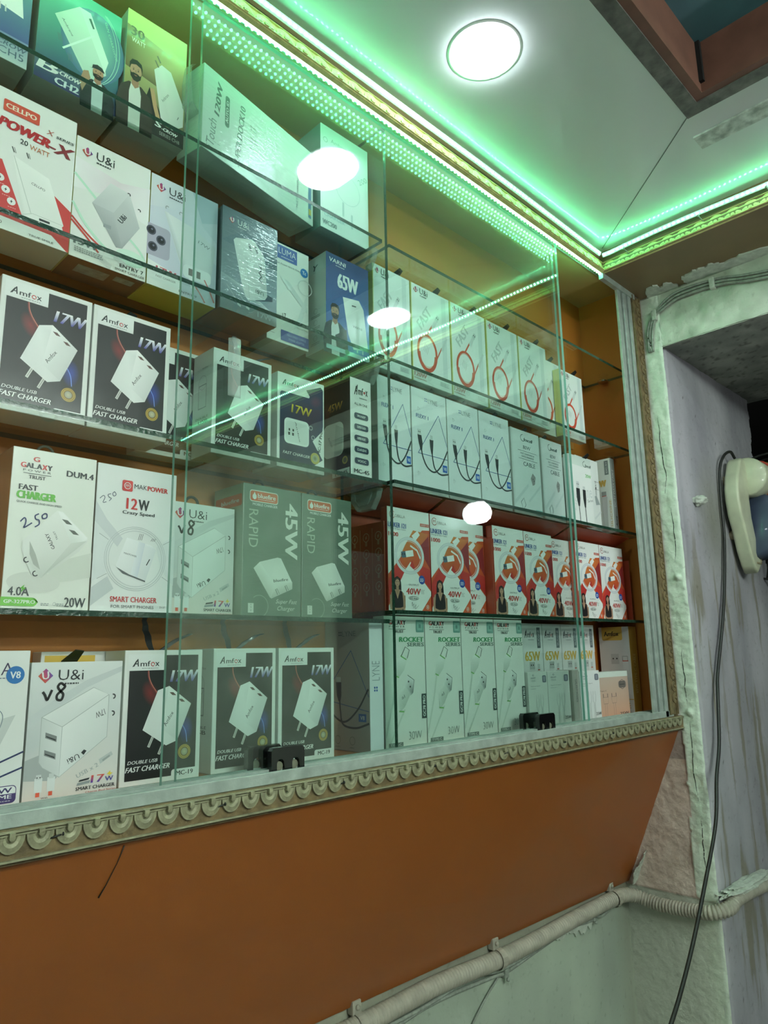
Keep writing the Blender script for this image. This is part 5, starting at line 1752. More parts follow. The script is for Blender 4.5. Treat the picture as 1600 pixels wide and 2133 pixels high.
def art_cable80(a):
    a.rect(0, 0, 5, 100, (206, 212, 212))
    a.ring(42, 9, 9, 1.0, (60, 84, 84), 4.2, 'lettering', 90, 300)
    a.t('foxcell', 60, 10.4, 4.0, (60, 84, 84), 30, 0, 0.03, 0.2)
    a.t('80W', 54, 20, 4.6, (90, 100, 104), 26, 0, 0.0)
    a.rect(22, 24.6, 88, 25.0, (80, 90, 94), 'lettering')
    a.t('FAST CHARGING &', 55, 28, 2.0, (70, 80, 84), 48)
    a.t('DATA TRANSFER', 56, 31.4, 2.0, (70, 80, 84), 44)
    a.rect(24, 34.2, 90, 34.6, (80, 90, 94), 'lettering')
    a.t('CABLE', 60, 40, 5.0, (70, 80, 84), 42, 0, 0.0)
    p = 'product_picture'
    a.line([(4, 88), (54, 64)], 5.0, (200, 208, 210), p)
    a.line([(52, 84), (98, 62)], 4.0, (200, 208, 210), p)
    a.poly([(52, 66), (60, 56), (72, 58), (66, 70), (56, 72)], (214, 220, 220), p)
    a.poly([(62, 56), (70, 49), (80, 53), (76, 62), (68, 64)], (150, 146, 146), p)
    a.ell(70, 56, 1.4, INK, None, p, 8)
    a.ell(74, 58, 1.4, INK, None, p, 8)
    a.poly([(34, 82), (50, 72), (58, 78), (44, 88)], (218, 224, 224), p)
    a.line([(24, 86), (34, 81), (40, 89), (30, 95), (24, 86)], 1.2, (100, 108, 112), p)
    a.rect(74, 92, 98, 98.5, (120, 176, 176))
    a.t('PORT', 86, 95.2, 2.4, (80, 130, 132), 16)
def art_lite(a):
    a.rect(0, 14, 100, 100, (232, 234, 232))
    a.vgrad(0, 0, 100, 14, (200, 212, 206), (212, 222, 216))
    a.ring(74, 9, 10, 1.1, (44, 70, 62), 4.6, 'lettering', 90, 300)
    a.t('foxcell', 88, 10.4, 4.2, (44, 70, 62), 26, 0, 0.03, 0.2)
    a.t('20W', 86, 26, 5.0, (80, 180, 80), 26, 0, 0.02)
    a.t('Lite', 20, 68, 14, (214, 218, 218), 26, 74)
    a.t('ne', 86, 52, 12, (206, 212, 212), 24, 6)
    a.t('Series', 88, 62, 4.0, (120, 126, 128), 26, 12)
    p = 'product_picture'
    dk = (46, 50, 52)
    for u, k in ((34, 1.0), (62, 0.84)):
        a.poly([(u - 8 * k, 48), (u + 8 * k, 48), (u + 8 * k, 62), (u + 4 * k, 74), (u - 3 * k, 74), (u - 8 * k, 62)], dk, p)
        a.rect(u - 6 * k, 38 if k == 1 else 43, u + 6 * k, 48, (206, 210, 210), p)
        a.line([(u, 72), (u + 2, 90), (u + 3, 100)], 2.2, dk, p)
    a.ell(31, 42, 1.5, INK, None, p, 8)
    a.ell(37, 42, 1.5, INK, None, p, 8)
def art_se(a):
    a.ring(30, 9, 9, 1.0, (60, 84, 84), 4.2, 'lettering', 90, 300)
    a.t('foxcell', 44, 10.4, 4.0, (60, 84, 84), 34, 0, 0.03, 0.2)
    a.t('SE', 84, 34, 3.0, INK, 10, -90)
    a.t('E', 84, 44, 4.0, INK, 12, -90)
    a.rect(78, 30, 98, 30.4, INK)
    a.rect(78, 41, 98, 41.4, INK)
    a.poly([(76, 52), (84, 50), (98, 62), (80, 64)], (150, 160, 160), 'product_picture')
    a.line([(70, 84), (100, 72)], 4.0, (206, 212, 212), 'product_picture')
    a.rect(74, 92, 98, 98.5, (120, 176, 176))
def art_silicone(a):
    a.rect(60, 3, 88, 22, (130, 140, 138))
    a.t('DC-51', 74, 12.5, 9, WHITE, 14, 90, 0.02)
    a.t('W', 40, 33, 9, (206, 170, 90), 46, 0, 0.05)
    p = 'product_picture'
    a.rect(28, 44, 60, 50, (150, 154, 152), p)
    a.rect(28, 49.6, 60, 50.4, (196, 70, 50), p)
    a.poly([(22, 51), (66, 51), (60, 74), (58, 98), (24, 98), (28, 74)], [(206, 209, 206), (190, 194, 190), (186, 190, 186), (180, 184, 180), (196, 200, 196), (200, 203, 200)], p)
    a.t('SILICONE', 84, 74, 14, (206, 180, 110), 36, 90, 0.0)
def art_dc51edge(a):
    a.t('DC-51 DATA CABLE', 50, 40, 40, (226, 230, 228), 50, 90, 0.01)
    a.t('Aura', 56, 84, 40, INK, 14, 90, 0.01, 0.3)
def art_linker(a):
    orange, red, dark = (208, 88, 48), (196, 52, 48), (150, 40, 48)
    a.poly([(0, 66), (60, 30), (100, 10), (100, 100), (88, 100), (0, 100)], orange)
    a.poly([(56, 20), (98, 22), (70, 40), (44, 62), (30, 46)], [(214, 130, 60), (208, 112, 56), (208, 96, 48), (196, 80, 44), (208, 110, 52)])
    a.poly([(98, 24), (72, 37), (100, 58)], dark)
    a.poly([(0, 72), (22, 54), (46, 66), (0, 94)], red)
    a.poly([(70, 54), (100, 58), (100, 78), (76, 66)], red)
    a.poly([(0, 96), (18, 80), (40, 60), (52, 52), (66, 62), (100, 80), (100, 88), (86, 100), (0, 100)], (234, 236, 234))
    a.poly([(56, 50), (66, 62), (50, 56)], red)
    a.poly([(0, 0), (100, 0), (100, 18), (60, 20), (30, 44), (0, 66)], (234, 236, 234))
    a.poly([(100, 84), (100, 100), (76, 100)], orange)
    p = 'product_picture'
    a.ring(50, 46, 35, 4.8, (220, 224, 228), 18.5, p, 0, 360, 40)
    a.ring(50, 46, 35, 0.6, (190, 196, 202), 18.5, p, 0, 360, 40)
    a.ring(50, 46, 31, 0.5, (196, 201, 206), 16.4, p, 0, 360, 40)
    a.ring(50, 46, 27, 0.6, (240, 242, 243), 14.2, p, 0, 360, 40)
    a.line([(52, 36), (68, 40), (76, 48)], 2.6, (232, 235, 236), p)
    a.poly([(40, 42), (58, 40), (60, 46), (42, 48)], (236, 238, 238), p)
    a.poly([(30, 43), (40, 42), (42, 48), (32, 49)], (84, 110, 130), p)
    a.rect(32, 44.4, 34.4, 46, INK, p)
    a.rect(36.6, 44.2, 39, 45.8, INK, p)
    a.poly([(56, 26), (70, 20), (76, 24), (64, 31)], (238, 240, 240), p)
    woman(a, 20, 76.5, 0.74, 1.42)
    a.ell(78, 69, 7.4, (40, 84, 170), None)
    a.bars(78, 67.6, 9, 0.7, WHITE, 3, 1.3)
    a.ring(11, 7.4, 6.6, 0.9, (170, 70, 60), None, 'lettering', 40, 330)
    a.t('M', 11, 7.2, 2.8, (170, 70, 60), 6)
    a.t('OBILLA', 29, 8.2, 2.9, (110, 100, 100), 24, 0, -0.005)
    a.t('LINKER 121', 22, 17.4, 4.8, (34, 72, 150), 41, 0, 0.02)
    a.t('Charge & Sync Cable', 22, 21.4, 1.7, (70, 80, 100), 40)
    a.t('1000', 13, 26.6, 4.2, (196, 60, 52), 22, 0, 0.03)
    a.rect(77, 12, 99, 15, (206, 92, 76))
    a.t('LINKER 121', 88, 13.5, 1.6, WHITE, 18)
    a.t('OUTPUT', 58, 74.6, 1.7, (90, 90, 90), 24)
    a.t('40W', 57, 81, 6.2, (196, 56, 48), 34, 0, 0.02, 0.08)
    a.bars(79, 79, 8, 0.6, GREY, 3, 1.6)
    a.ring(57, 87.6, 12, 0.5, (60, 64, 66), 1.9, 'lettering')
    a.t('OD 4mm', 57, 87.6, 1.7, INK, 18, 0, 0.01)
    a.curve([(52, 93), (54, 91.4), (53, 95), (57, 93), (56, 97), (62, 93.6), (60, 98), (68, 94.4)], 0.4, (84, 84, 90), 'lettering')
    a.ring(90, 95.6, 3.6, 0.5, WHITE, None, 'lettering')
    a.t('1', 90, 95.6, 1.8, WHITE, 2)
def art_iconside(a):
    a.rect(31, 6, 32, 94, (236, 180, 160))
    a.rect(66, 6, 67, 94, (236, 180, 160))
    for u in (15, 49, 84):
        for k in range(4):
            v = 16 + 19 * k
            a.ring(u, v, 9, 0.8, (236, 190, 172))
            a.curve([(u + 2, v - 2), (u - 2, v + 0.4), (u + 2, v), (u - 2, v + 2.2)], 0.7, (236, 190, 172))
            a.rect(u - 2, v + 5, u - 0.6, v + 10, (236, 190, 172))
            a.rect(u + 0.8, v + 5, u + 2.2, v + 10, (236, 190, 172))
def art_rocket(a):
    for k, (ch, c) in enumerate(zip('GALAXY', (RED, INK, INK, INK, RED, INK))):
        a.t(ch, 14 + k * 7.0, 5.0, 3.4, c, 6.2, 0, 0.04)
    a.t('P O W E R', 31, 8.2, 1.5, INK, 38)
    a.rect(11, 10.0, 52, 10.3, INK, 'lettering')
    a.t('TRUST', 34, 12.0, 2.2, INK, 25, 0, 0.03)
    a.rrect(78, 2.5, 98, 12.5, 2, (120, 164, 156))
    a.rrect(81, 4.2, 95, 10.8, 1.6, (150, 190, 180))
    a.rect(85, 6, 91, 9, (110, 150, 144))
    a.t('ROCKET', 66, 18.2, 3.9, (80, 160, 110), 60, 0, 0.05, 0.1)
    a.t('SERIES', 76, 22.2, 3.0, (100, 120, 114), 42, 0, 0.03, 0.05)
    p = 'product_picture'
    gr = (126, 186, 106)
    a.line([(28, 46), (18, 66), (0, 92)], 2.6, (206, 214, 206), p)
    a.line([(46, 72), (22, 88), (4, 100)], 2.6, (206, 214, 206), p)
    a.poly([(26, 36), (38, 31), (54, 33), (46, 42), (34, 47), (24, 46)], [(226, 232, 226), (238, 242, 238), (226, 232, 226), (206, 214, 206), (196, 204, 196), (210, 216, 210)], p)
    a.line([(38, 31), (52, 34)], 1.6, gr, p)
    a.line([(24, 46), (33, 47.5)], 1.6, gr, p)
    a.line([(40, 31), (50, 24), (60, 26.6), (54, 33)], 0.9, (70, 76, 74), p)
    a.poly([(30, 62), (46, 54), (62, 52), (58, 62), (46, 70), (34, 74)], [(222, 228, 222), (236, 240, 236), (210, 217, 210), (190, 198, 190), (190, 198, 190), (206, 213, 206)], p)
    a.poly([(46, 54), (54, 46), (70, 50), (66, 60), (60, 62)], [(226, 232, 228), (236, 240, 238), (226, 230, 228), (130, 138, 136), (200, 206, 202)], p)
    a.line([(54, 46), (70, 50), (66, 60)], 0.9, (84, 92, 90), p)
    a.ell(56, 51, 1.7, INK, None, p, 8)
    a.ell(60, 55, 1.7, INK, None, p, 8)
    a.t('al', 42, 62.5, 2.6, (96, 104, 100), 8, 20)
    a.line([(32, 73), (44, 73.6)], 1.6, gr, p)
    a.rect(88, 61, 100, 80, (70, 84, 82))
    a.t('GC78 PRO', 94, 70.5, 6.5, WHITE, 16, 90, 0.02)
    a.t('30W', 70, 92, 6.0, (120, 130, 128), 32, 0, -0.02)
    a.rect(6, 96, 40, 99, (116, 128, 122))
    a.t('TYPE-C', 23, 97.5, 1.8, WHITE, 26)
def art_fox65(a):
    a.vgrad(0, 0, 100, 30, (196, 200, 200), (226, 228, 228))
    fox_logo(a, 36, 11, 1.45)
    a.rect(72, 4, 89, 25, (104, 114, 120))
    a.t('SILICONE', 80.5, 14.5, 9, (206, 212, 214), 16, 90)
    a.t('65W', 46, 33, 9.5, (214, 176, 84), 74, 0, 0.03)
    p = 'product_picture'
    a.rect(28, 39, 54, 46, (176, 180, 178), p)
    a.ell(36, 42, 2.4, INK, None, p, 8)
    a.ell(46, 42, 2.4, INK, None, p, 8)
    a.poly([(27, 46), (55, 46), (58, 72), (30, 72)], (206, 209, 206), p)
    a.rect(68, 41, 80, 47, (190, 194, 192), p)
    a.rect(68, 46.4, 80, 47.4, (190, 80, 60), p)
    a.poly([(65, 47.4), (84, 47.4), (86, 72), (66, 72)], (206, 209, 206), p)
def art_25(a):
    a.rrect(74, 7, 94, 20, 4, (110, 116, 128))
    a.rect(79, 9, 89, 18, (150, 156, 166))
    a.t('G', 26, 6, 3, (90, 96, 110), 8, 0, 0.02)
    a.t('GALAXY', 26, 11, 2.6, (90, 96, 110), 26, 0, 0.02)
    a.bars(26, 14.5, 22, 0.9, GREY, 2, 2)
    a.t('Type-C to Type-C', 36, 26, 2.4, (84, 90, 96), 50)
    a.bars(24, 30, 26, 0.8, GREY)
    p = 'product_picture'
    for u in (44, 66):
        a.line([(u - 6, 42), (u - 6, 48), (u - 8, 50), (u - 7, 62), (u - 3, 66), (u - 3, 98)], 0.6, (150, 154, 154), p)
        a.line([(u + 5, 42), (u + 5, 48), (u + 7, 50), (u + 6, 62), (u + 2, 66), (u + 2, 98)], 0.6, (150, 154, 154), p)
    a.t('25W', 84, 88, 6, (70, 74, 76), 28, 0, 0.01)
def art_25o(a):
    a.vgrad(0, 0, 100, 100, (196, 180, 166), (216, 168, 142))
    a.rect(0, 0, 100, 12, (222, 232, 224))
    a.rrect(66, 22, 92, 38, 5, (120, 112, 108))
    a.ring(79, 30, 8, 0.8, (80, 76, 74))
    a.rect(70, 29, 88, 31.4, (80, 76, 74))
    a.t('Type-C', 14, 42, 3.4, (60, 58, 56), 22)
    p = 'product_picture'
    for u in (20, 48):
        for d in (-7, 7):
            a.rect(u + d - 1, 48, u + d + 1, 56, (110, 96, 88), p)
        a.line([(u - 9, 56), (u + 9, 56), (u + 7, 70), (u - 7, 70), (u - 9, 56)], 0.7, (140, 118, 106), p)
        for d in (-3, 3):
            a.line([(u + d, 70), (u + d, 100)], 0.7, (150, 124, 112), p)
    a.t('25W', 80, 95.4, 6.2, INK, 30, 0, 0.03)
def art_foxgold(a):
    a.vgrad(0, 0, 100, 60, (206, 208, 208), (228, 229, 229))
    a.rrect(10, 0, 78, 16, 6, (204, 170, 84), '0011')
    a.t('Amfox', 42, 8, 5.6, INK, 48, 0, 0.02)
    p = 'product_picture'
    a.rect(36, 32, 62, 44, (196, 199, 199), p)
    a.ell(43, 37.6, 2.4, INK, None, p, 8)
    a.ell(55, 37.6, 2.4, INK, None, p, 8)
    a.poly([(36, 44), (62, 44), (64, 60), (56, 70), (42, 70), (34, 58)], (224, 226, 225), p)
    a.t('Amfox', 49, 53, 2.0, INK, 18)
    a.line([(74, 40), (74, 35), (90, 35), (90, 40)], 0.9, (120, 122, 120), p)
    a.rect(73, 40, 92, 41, (200, 80, 56), p)
    a.poly([(73, 41), (92, 41), (90, 60), (78, 60)], (230, 232, 231), p)
    a.line([(84, 60), (84, 84)], 1.6, (206, 208, 206), p)
    a.t('65W', 20, 56, 3.0, INK, 16, 0, 0.02)
    a.bars(20, 59.5, 22, 0.7, GREY)
    a.rect(60, 84.6, 100, 85.4, (206, 170, 84))
    a.bars(80, 89, 16, 1.2, (214, 150, 70), 3, 2.6)
def art_goldedge(a):
    a.t('65W TYPE-C CABLE', 50, 55, 30, (236, 216, 140), 46, 90, 0.01)
def art_greyedge(a):
    a.t('GALAXY POWER', 50, 40, 30, (130, 130, 126), 44, -90, 0.02)
def art_yellowback(a):
    a.rect(4, 3, 62, 22, (206, 172, 70))
    a.bars(36, 6, 12, 1.4, INK)
def art_kraft(a):
    a.ring(34, 22, 5, 0.7, (140, 104, 66))
    a.t('HIMI', 52, 22.6, 3.0, (140, 104, 66), 22)
    a.t('MADE IN INDIA', 50, 84, 2.4, (170, 80, 60), 50)
# ------------------------------------------------------------------ boxes
_cache = {}
def carton_mesh(w, d, h, cols, film):
    key = ('carton', round(w, 4), round(d, 4), round(h, 4), cols, film)
    if key in _cache:
        return _cache[key]
    bm = bmesh.new()
    bx(bm, -w / 2, w / 2, 0, d, 0, h, 0)
    bmesh.ops.bevel(bm, geom=bm.edges[:], offset=0.0007, segments=2, profile=0.5, affect='EDGES')
    bm.normal_update()
    lay = bm.loops.layers.float_color.new('ink')
    front, side, top, bottom = [(*lin(c), 1) for c in cols]
    for f_ in bm.faces:
        n = f_.normal
        k = max(range(3), key=lambda i: abs(n[i]))
        c = front if k == 1 else side if k == 0 else (top if n.z > 0 else bottom)
        for l in f_.loops:
            l[lay] = c
    me = bpy.data.meshes.new('carton')
    bm.to_mesh(me)
    bm.free()
    me.materials.append(M['film' if film else 'card'])
    _cache[key] = me
    return me

def art_meshes(fn, w, h, film, side_d=None):
    """printing for the front (side_d None) or for the left-hand side of a box side_d deep"""
    key = (fn.__name__, round(w, 4), round(h, 4), film, side_d and round(side_d, 4))
    if key in _cache:
        return _cache[key]
    aw = w if side_d is None else side_d
    a = Art(aw, h)
    fn(a)
    out = []
    for part, vs, fs, cols in a.build(None):
        if side_d is None:
            vs = [(x - w / 2, y, z) for x, y, z in vs]
        else:
            vs = [(-w / 2 + y, side_d - x, z) for x, y, z in vs]
        nm = part if side_d is None else 'side_print'
        out.append((nm, ink_mesh(nm, vs, fs, cols, M['film' if film else 'card'])))
    _cache[key] = out
    return out

def tab_mesh(kind, w, h, d, seed):
    rng = random.Random(seed)
    bm = bmesh.new()
    y = d * 0.5
    if kind == 'strap':          # black ribbon loop standing up and falling over
        for (x0, lean, L, wd) in ((-0.004, -0.012, 0.030, 0.006), (0.006, 0.030, 0.026, 0.006)):
            pts = [(x0 + lean * t + rng.uniform(-.001, .001), y - 0.004 * t, h - 0.001 + L * t * (1 - 0.35 * t * (1 if lean > 0 else 0))) for t in [k / 6 for k in range(7)]]
            rows = []
            for i, p in enumerate(pts):
                k = wd * (0.5 + 0.5 * math.sin(math.pi * (0.15 + 0.75 * i / 6)))
                rows.append([bm.verts.new((p[0] - k / 2, p[1] - 0.0004, p[2])), bm.verts.new((p[0] + k / 2, p[1] - 0.002, p[2])), bm.verts.new((p[0] + k / 2, p[1] - 0.0012, p[2] + 0.0004)), bm.verts.new((p[0] - k / 2, p[1] + 0.0004, p[2] + 0.0004))])
            for a, b in zip(rows, rows[1:]):
                for q in range(4):
                    bm.faces.new((a[q], a[(q + 1) % 4], b[(q + 1) % 4], b[q]))
            bm.faces.new(rows[0][::-1])
            bm.faces.new(rows[-1])
        mt = M['strap']
    elif kind in ('ring', 'loop'):
        r = 0.0075
        tube(bm, [(r * math.cos(a), y, h + r * 0.72 + r * math.sin(a)) for a in [2 * math.pi * k / 20 for k in range(21)]], 0.0013 if kind == 'loop' else 0.0016, 7)
        mt = M['loop'] if kind == 'loop' else M['strap']
    else:                        # black folded corner tab
        w2 = 0.007
        q = [(-w2, 0, 0), (w2, 0, -0.0005), (w2 * 1.4, -0.008, 0.009), (w2 * 0.2, -0.010, 0.010)]
        a = [bm.verts.new((p[0], y + p[1], h + p[2])) for p in q]
        b = [bm.verts.new((p[0], y + p[1] + 0.0006, h + p[2] + 0.0008)) for p in q]
        bm.faces.new(a)
        bm.faces.new(b[::-1])
        for i in range(4):
            bm.faces.new((a[i], b[i], b[(i + 1) % 4], a[(i + 1) % 4]))
        mt = M['strap']
    me = bpy.data.meshes.new('hang_tab')
    bm.normal_update()
    bm.to_mesh(me)
    bm.free()
    me.materials.append(mt)
    return me

WB, LG = (228, 230, 226), (206, 210, 204)
_n = 0
def box(name, label, cat, fn, x0, x1, yf, d, z0, h, cols=(WB, LG, WB, LG), group=None, side=None, tab=None, film=False, rz=0.0, tabx=0.0):
    global _n
    _n += 1
    w = x1 - x0
    r = thing(name, label, cat, ((x0 + x1) / 2, yf, z0 + 0.0003), rz, group)
    link(bpy.data.objects.new('carton', carton_mesh(w, d, h, cols, film)), r)
    for nm, me in (art_meshes(fn, w, h, film) if fn else []):
        link(bpy.data.objects.new(nm, me), r)
    for nm, me in (art_meshes(side, w, h, film, d) if side else []):
        link(bpy.data.objects.new(nm, me), r)
    if tab:
        key = (tab, round(w, 3), round(h, 3), round(d, 3), _n % 3)
        if key not in _cache:
            _cache[key] = tab_mesh(tab, w, h, d, _n)
        t_ = link(bpy.data.objects.new('hang_tab', _cache[key]), r)
        t_.location.x = tabx
    return r

CH, CB = 'charger box', 'cable box'
z = SHL[1]
g = 'charger boxes on the topmost shelf'
box('charger_box', 'blue charger box at the far end of the topmost shelf, mostly out of view', CH, art_crow5, 0.097, 0.1785, 0.055, 0.05, z, 0.127, ((92, 130, 150), (150, 160, 156), LG, (176, 186, 180)), g)
box('charger_box', 'teal and navy charger box with a man in a cap on the topmost shelf', CH, art_crow2, 0.1850, 0.2675, 0.055, 0.058, z, 0.1215, ((80, 130, 140), (176, 188, 180), LG, (186, 194, 188)), g)
box('charger_box', 'yellow and black 30 watt charger box with a laughing man on the topmost shelf', CH, art_crow30, 0.2725, 0.3430, 0.052, 0.055, z, 0.1375, ((110, 106, 66), (196, 206, 190), LG, (186, 194, 188)), g)
dk = box('charger_box', 'long white 120W dock box in crinkled shrink wrap, set askew', CH, art_dock, -0.095, 0.095, 0.0, 0.042, z, 0.108, (WB, (196, 216, 200), WB, (180, 194, 190)), g, None, None, True)
dk.location = (0.4477, 0.0495, z + 0.0003)
dk.rotation_euler = (0, 0, math.radians(10.6))
bm = bmesh.new()
pr = [(-0.0955, 0.036, 0.112), (-0.104, 0.034, 0.104), (-0.107, 0.030, 0.080), (-0.1055, 0.028, 0.052), (-0.100, 0.027, 0.045), (-0.0955, 0.027, 0.043)]
rows = [[bm.verts.new((x, y + dy, zz)) for dy in (0, 0.0012)] + [bm.verts.new((x, y - 0.024 + dy, zz)) for dy in (0.0012, 0)] for x, y, zz in pr]
for a, b in zip(rows, rows[1:]):
    for k in range(4):
        bm.faces.new((a[k], a[(k + 1) % 4], b[(k + 1) % 4], b[k]))
obj('plastic_flap', bm, M['clear'], dk)
box('charger_box', 'pale grey charger box with WC200 along its foot, on the topmost shelf', CH, art_wc, 0.5470, 0.6345, 0.058, 0.055, z, 0.1560, ((214, 222, 220), (120, 160, 160), WB, (150, 176, 178)), g)

z = SHL[2]
g = 'charger boxes on the second highest shelf'
box('charger_box', 'white charger box with a red swoosh and 20 WATT on the second highest shelf', CH, art_cellpo, 0.1560, 0.2312, 0.060, 0.045, z, 0.1440, (WB, LG, WB, (206, 208, 200)), g)
b = box('charger_box', 'white charger box with a grey cube charger and two red cables', CH, art_ui15, 0.2325, 0.3120, 0.062, 0.045, z, 0.1330, (WB, (206, 206, 130), WB, (58, 58, 58)), g, None, 'ring')
bm = bmesh.new()
for x0, x1, y0, y1 in ((-0.026, 0.006, 0.010, 0.026), (0.012, 0.032, 0.008, 0.018)):
    bx(bm, x0, x1, y0, y1, -0.0004, -0.0002)
obj('bottom_label', bm, M['wire_grey'], b)
b = box('charger_box', 'lilac charger box with a phone corner and 17W, beside the grey cube charger box', CH, art_ui17, 0.3130, 0.3955, 0.062, 0.045, z, 0.1310, ((206, 208, 214), (200, 196, 90), WB, (190, 182, 60)), g)
box('charger_box', 'dark blue-grey charger box in glossy film with an upright 17W charger', CH, art_uidark, 0.3975, 0.4755, 0.055, 0.055, z, 0.1285, ((110, 126, 138), (58, 64, 70), (110, 126, 136), (72, 66, 66)), g, None, 'ring', True)
box('charger_box', 'white charger box with a blue name band, set back between two darker boxes', CH, art_luma, 0.4830, 0.5490, 0.085, 0.037, z, 0.1370, (WB, LG, WB, LG), g)
box('charger_box', 'blue 65W charger box with a bearded man, at the divider', CH, art_varni, 0.5560, 0.6325, 0.058, 0.042, z, 0.1365, ((70, 110, 170), (196, 210, 204), (90, 120, 160), (186, 198, 194)), g, art_varniside)

z = SHL[3]
g = 'charger boxes on the third highest shelf'
g17 = 'black 17W charger boxes in white frames'
box('charger_box', 'black 17W charger box, white frame, nearest the open end of the third shelf', CH, art_fox17, 0.1745, 0.2562, 0.055, 0.042, z, 0.1255, (WB, WB, WB, LG), g17)
box('charger_box', 'black 17W charger box, white frame, second along the third shelf', CH, art_fox17, 0.2578, 0.3395, 0.055, 0.044, z, 0.1255, (WB, WB, WB, LG), g17, None, 'tri')
box('charger_box', 'black 17W charger box, white frame, set back and half hidden on the third shelf', CH, art_fox17, 0.3285, 0.4105, 0.101, 0.022, z, 0.1275, (WB, WB, WB, LG), g17)
box('charger_box', 'black 17W charger box with white frame, behind the clear finger pull', CH, art_fox17, 0.3915, 0.4695, 0.055, 0.042, z, 0.1210, (WB, WB, WB, LG), g17, art_foxside, 'strap', tabx=0.012)
box('charger_box', 'navy 17W charger box with yellow figures and slanted white edge', CH, art_fox17pro, 0.4785, 0.5500, 0.055, 0.05, z, 0.1170, (WB, WB, WB, LG), g)
box('charger_box', 'narrow white charger box with five dark oval badges, its black 45W side showing', CH, art_mc45, 0.5785, 0.6150, 0.038, 0.058, z, 0.1320, (WB, (40, 38, 42), WB, LG), g, art_mc45side)

z = SHL[4]
g = 'charger boxes on the lowest glass shelf'
box('charger_box', 'white 20W charger box with green CHARGER lettering and 250 in blue pen', CH, art_galaxy, 0.1960, 0.2700, 0.055, 0.06, z, 0.1430, ((230, 233, 224), (186, 160, 124), WB, LG), g, None, 'loop')
box('charger_box', 'white 12W charger box with a red diamond mark and a ringed charger', CH, art_mak, 0.2712, 0.3530, 0.055, 0.06, z, 0.1415, ((228, 231, 229), LG, WB, LG), g)
box('charger_box', 'white 17W charger box, V8 in black pen, on the lowest glass shelf', CH, art_uiv8, 0.3545, 0.4325, 0.070, 0.05, z, 0.1185, (WB, LG, (214, 220, 150), LG), g, None, 'ring')
gb = 'sage green 45W charger boxes'
box('charger_box', 'sage green 45W charger box showing its pale side, nearer the V8 box', CH, art_blue, 0.4340, 0.5145, 0.055, 0.06, z, 0.1475, ((104, 122, 108), (150, 168, 144), (120, 138, 120), LG), gb, art_blueside, 'ring', True)
box('charger_box', 'sage green 45W charger box, the second one, nearer the divider', CH, art_blue, 0.5158, 0.5940, 0.055, 0.06, z, 0.1475, ((104, 122, 108), (150, 168, 144), (120, 138, 120), LG), gb, None, 'ring', True)

z = 1.3857
g = 'charger boxes on the cabinet floor'
box('charger_box', 'white charger box with a blue V8 disc at the open end of the cabinet floor', CH, art_lumav8, 0.1370, 0.2200, 0.045, 0.05, z, 0.1230, (WB, WB, WB, LG), g)
box('charger_box', 'white 17W charger box marked V8 in black pen on the cabinet floor', CH, art_uiv8, 0.2215, 0.3005, 0.045, 0.045, z, 0.1130, (WB, LG, (206, 214, 84), LG), g, None, 'tri')
box('charger_box', 'white box with a yellow band peeping out behind the V8 box on the cabinet floor', CH, art_yellowback, 0.2480, 0.3290, 0.100, 0.022, z, 0.1225, (WB, WB, WB, LG), g)
box('charger_box', 'black 17W charger box, white frame, first of three on the cabinet floor', CH, art_fox17, 0.3075, 0.3890, 0.055, 0.043, z, 0.1225, (WB, WB, WB, LG), g17, None, 'strap')
box('charger_box', 'black 17W charger box, white frame, middle of three on the cabinet floor', CH, art_fox17, 0.4020, 0.4800, 0.055, 0.055, z, 0.1235, (WB, WB, WB, LG), g17, art_foxside, 'strap')
box('charger_box', 'black 17W charger box, white frame, last of three on the cabinet floor', CH, art_fox17, 0.4840, 0.5640, 0.055, 0.055, z, 0.1235, (WB, WB, WB, LG), g17, None, 'strap')
box('cable_box', 'white cable box turned sideways at the divider, its grey broad side showing', CB, art_lyne_edge, 0.6075, 0.6300, 0.040, 0.083, z, 0.1535, ((222, 228, 230), (170, 164, 158), WB, LG), None, art_flexy_wide)

# --- bay beside the end post
z = SHR[2]
g = 'white cable boxes with red cable rings'
ordn = ['first', 'second', 'third', 'fourth', 'fifth', 'sixth', 'seventh']
for k, (x0, x1, y, h) in enumerate(((0.6430, 0.7190, .060, .155), (0.7215, 0.8090, .060, .155), (0.8115, 0.9000, .060, .155), (0.9035, 0.9920, .060, .155), (0.9945, 1.0820, .060, .155), (1.0660, 1.1520, .0755, .147), (1.1250, 1.2065, .060, .1305))):
    box('cable_box', 'white cable box with a red cable ring, %s from the divider%s' % (ordn[k], ', set back' if k == 5 else ''), CB, art_fast, x0, x1, y, 0.014, z, h, ((226, 232, 230), (206, 206, 120), WB, LG), g, None, 'tri', tabx=0.014)
for k, (x0, x1) in enumerate(((0.6600, 0.7700), (0.7740, 0.8840), (0.8880, 0.9980), (1.0020, 1.1120), (1.1160, 1.2260))):
    box('kraft_box', 'plain brown carton behind the ring cable boxes, %s from the divider' % ordn[k], 'carton', art_kraft, x0, x1, 0.098, 0.024, z, 0.160 if k < 4 else .14, ((196, 142, 82), (180, 128, 72), (190, 138, 80), (170, 120, 66)), 'brown cartons behind the cable boxes')

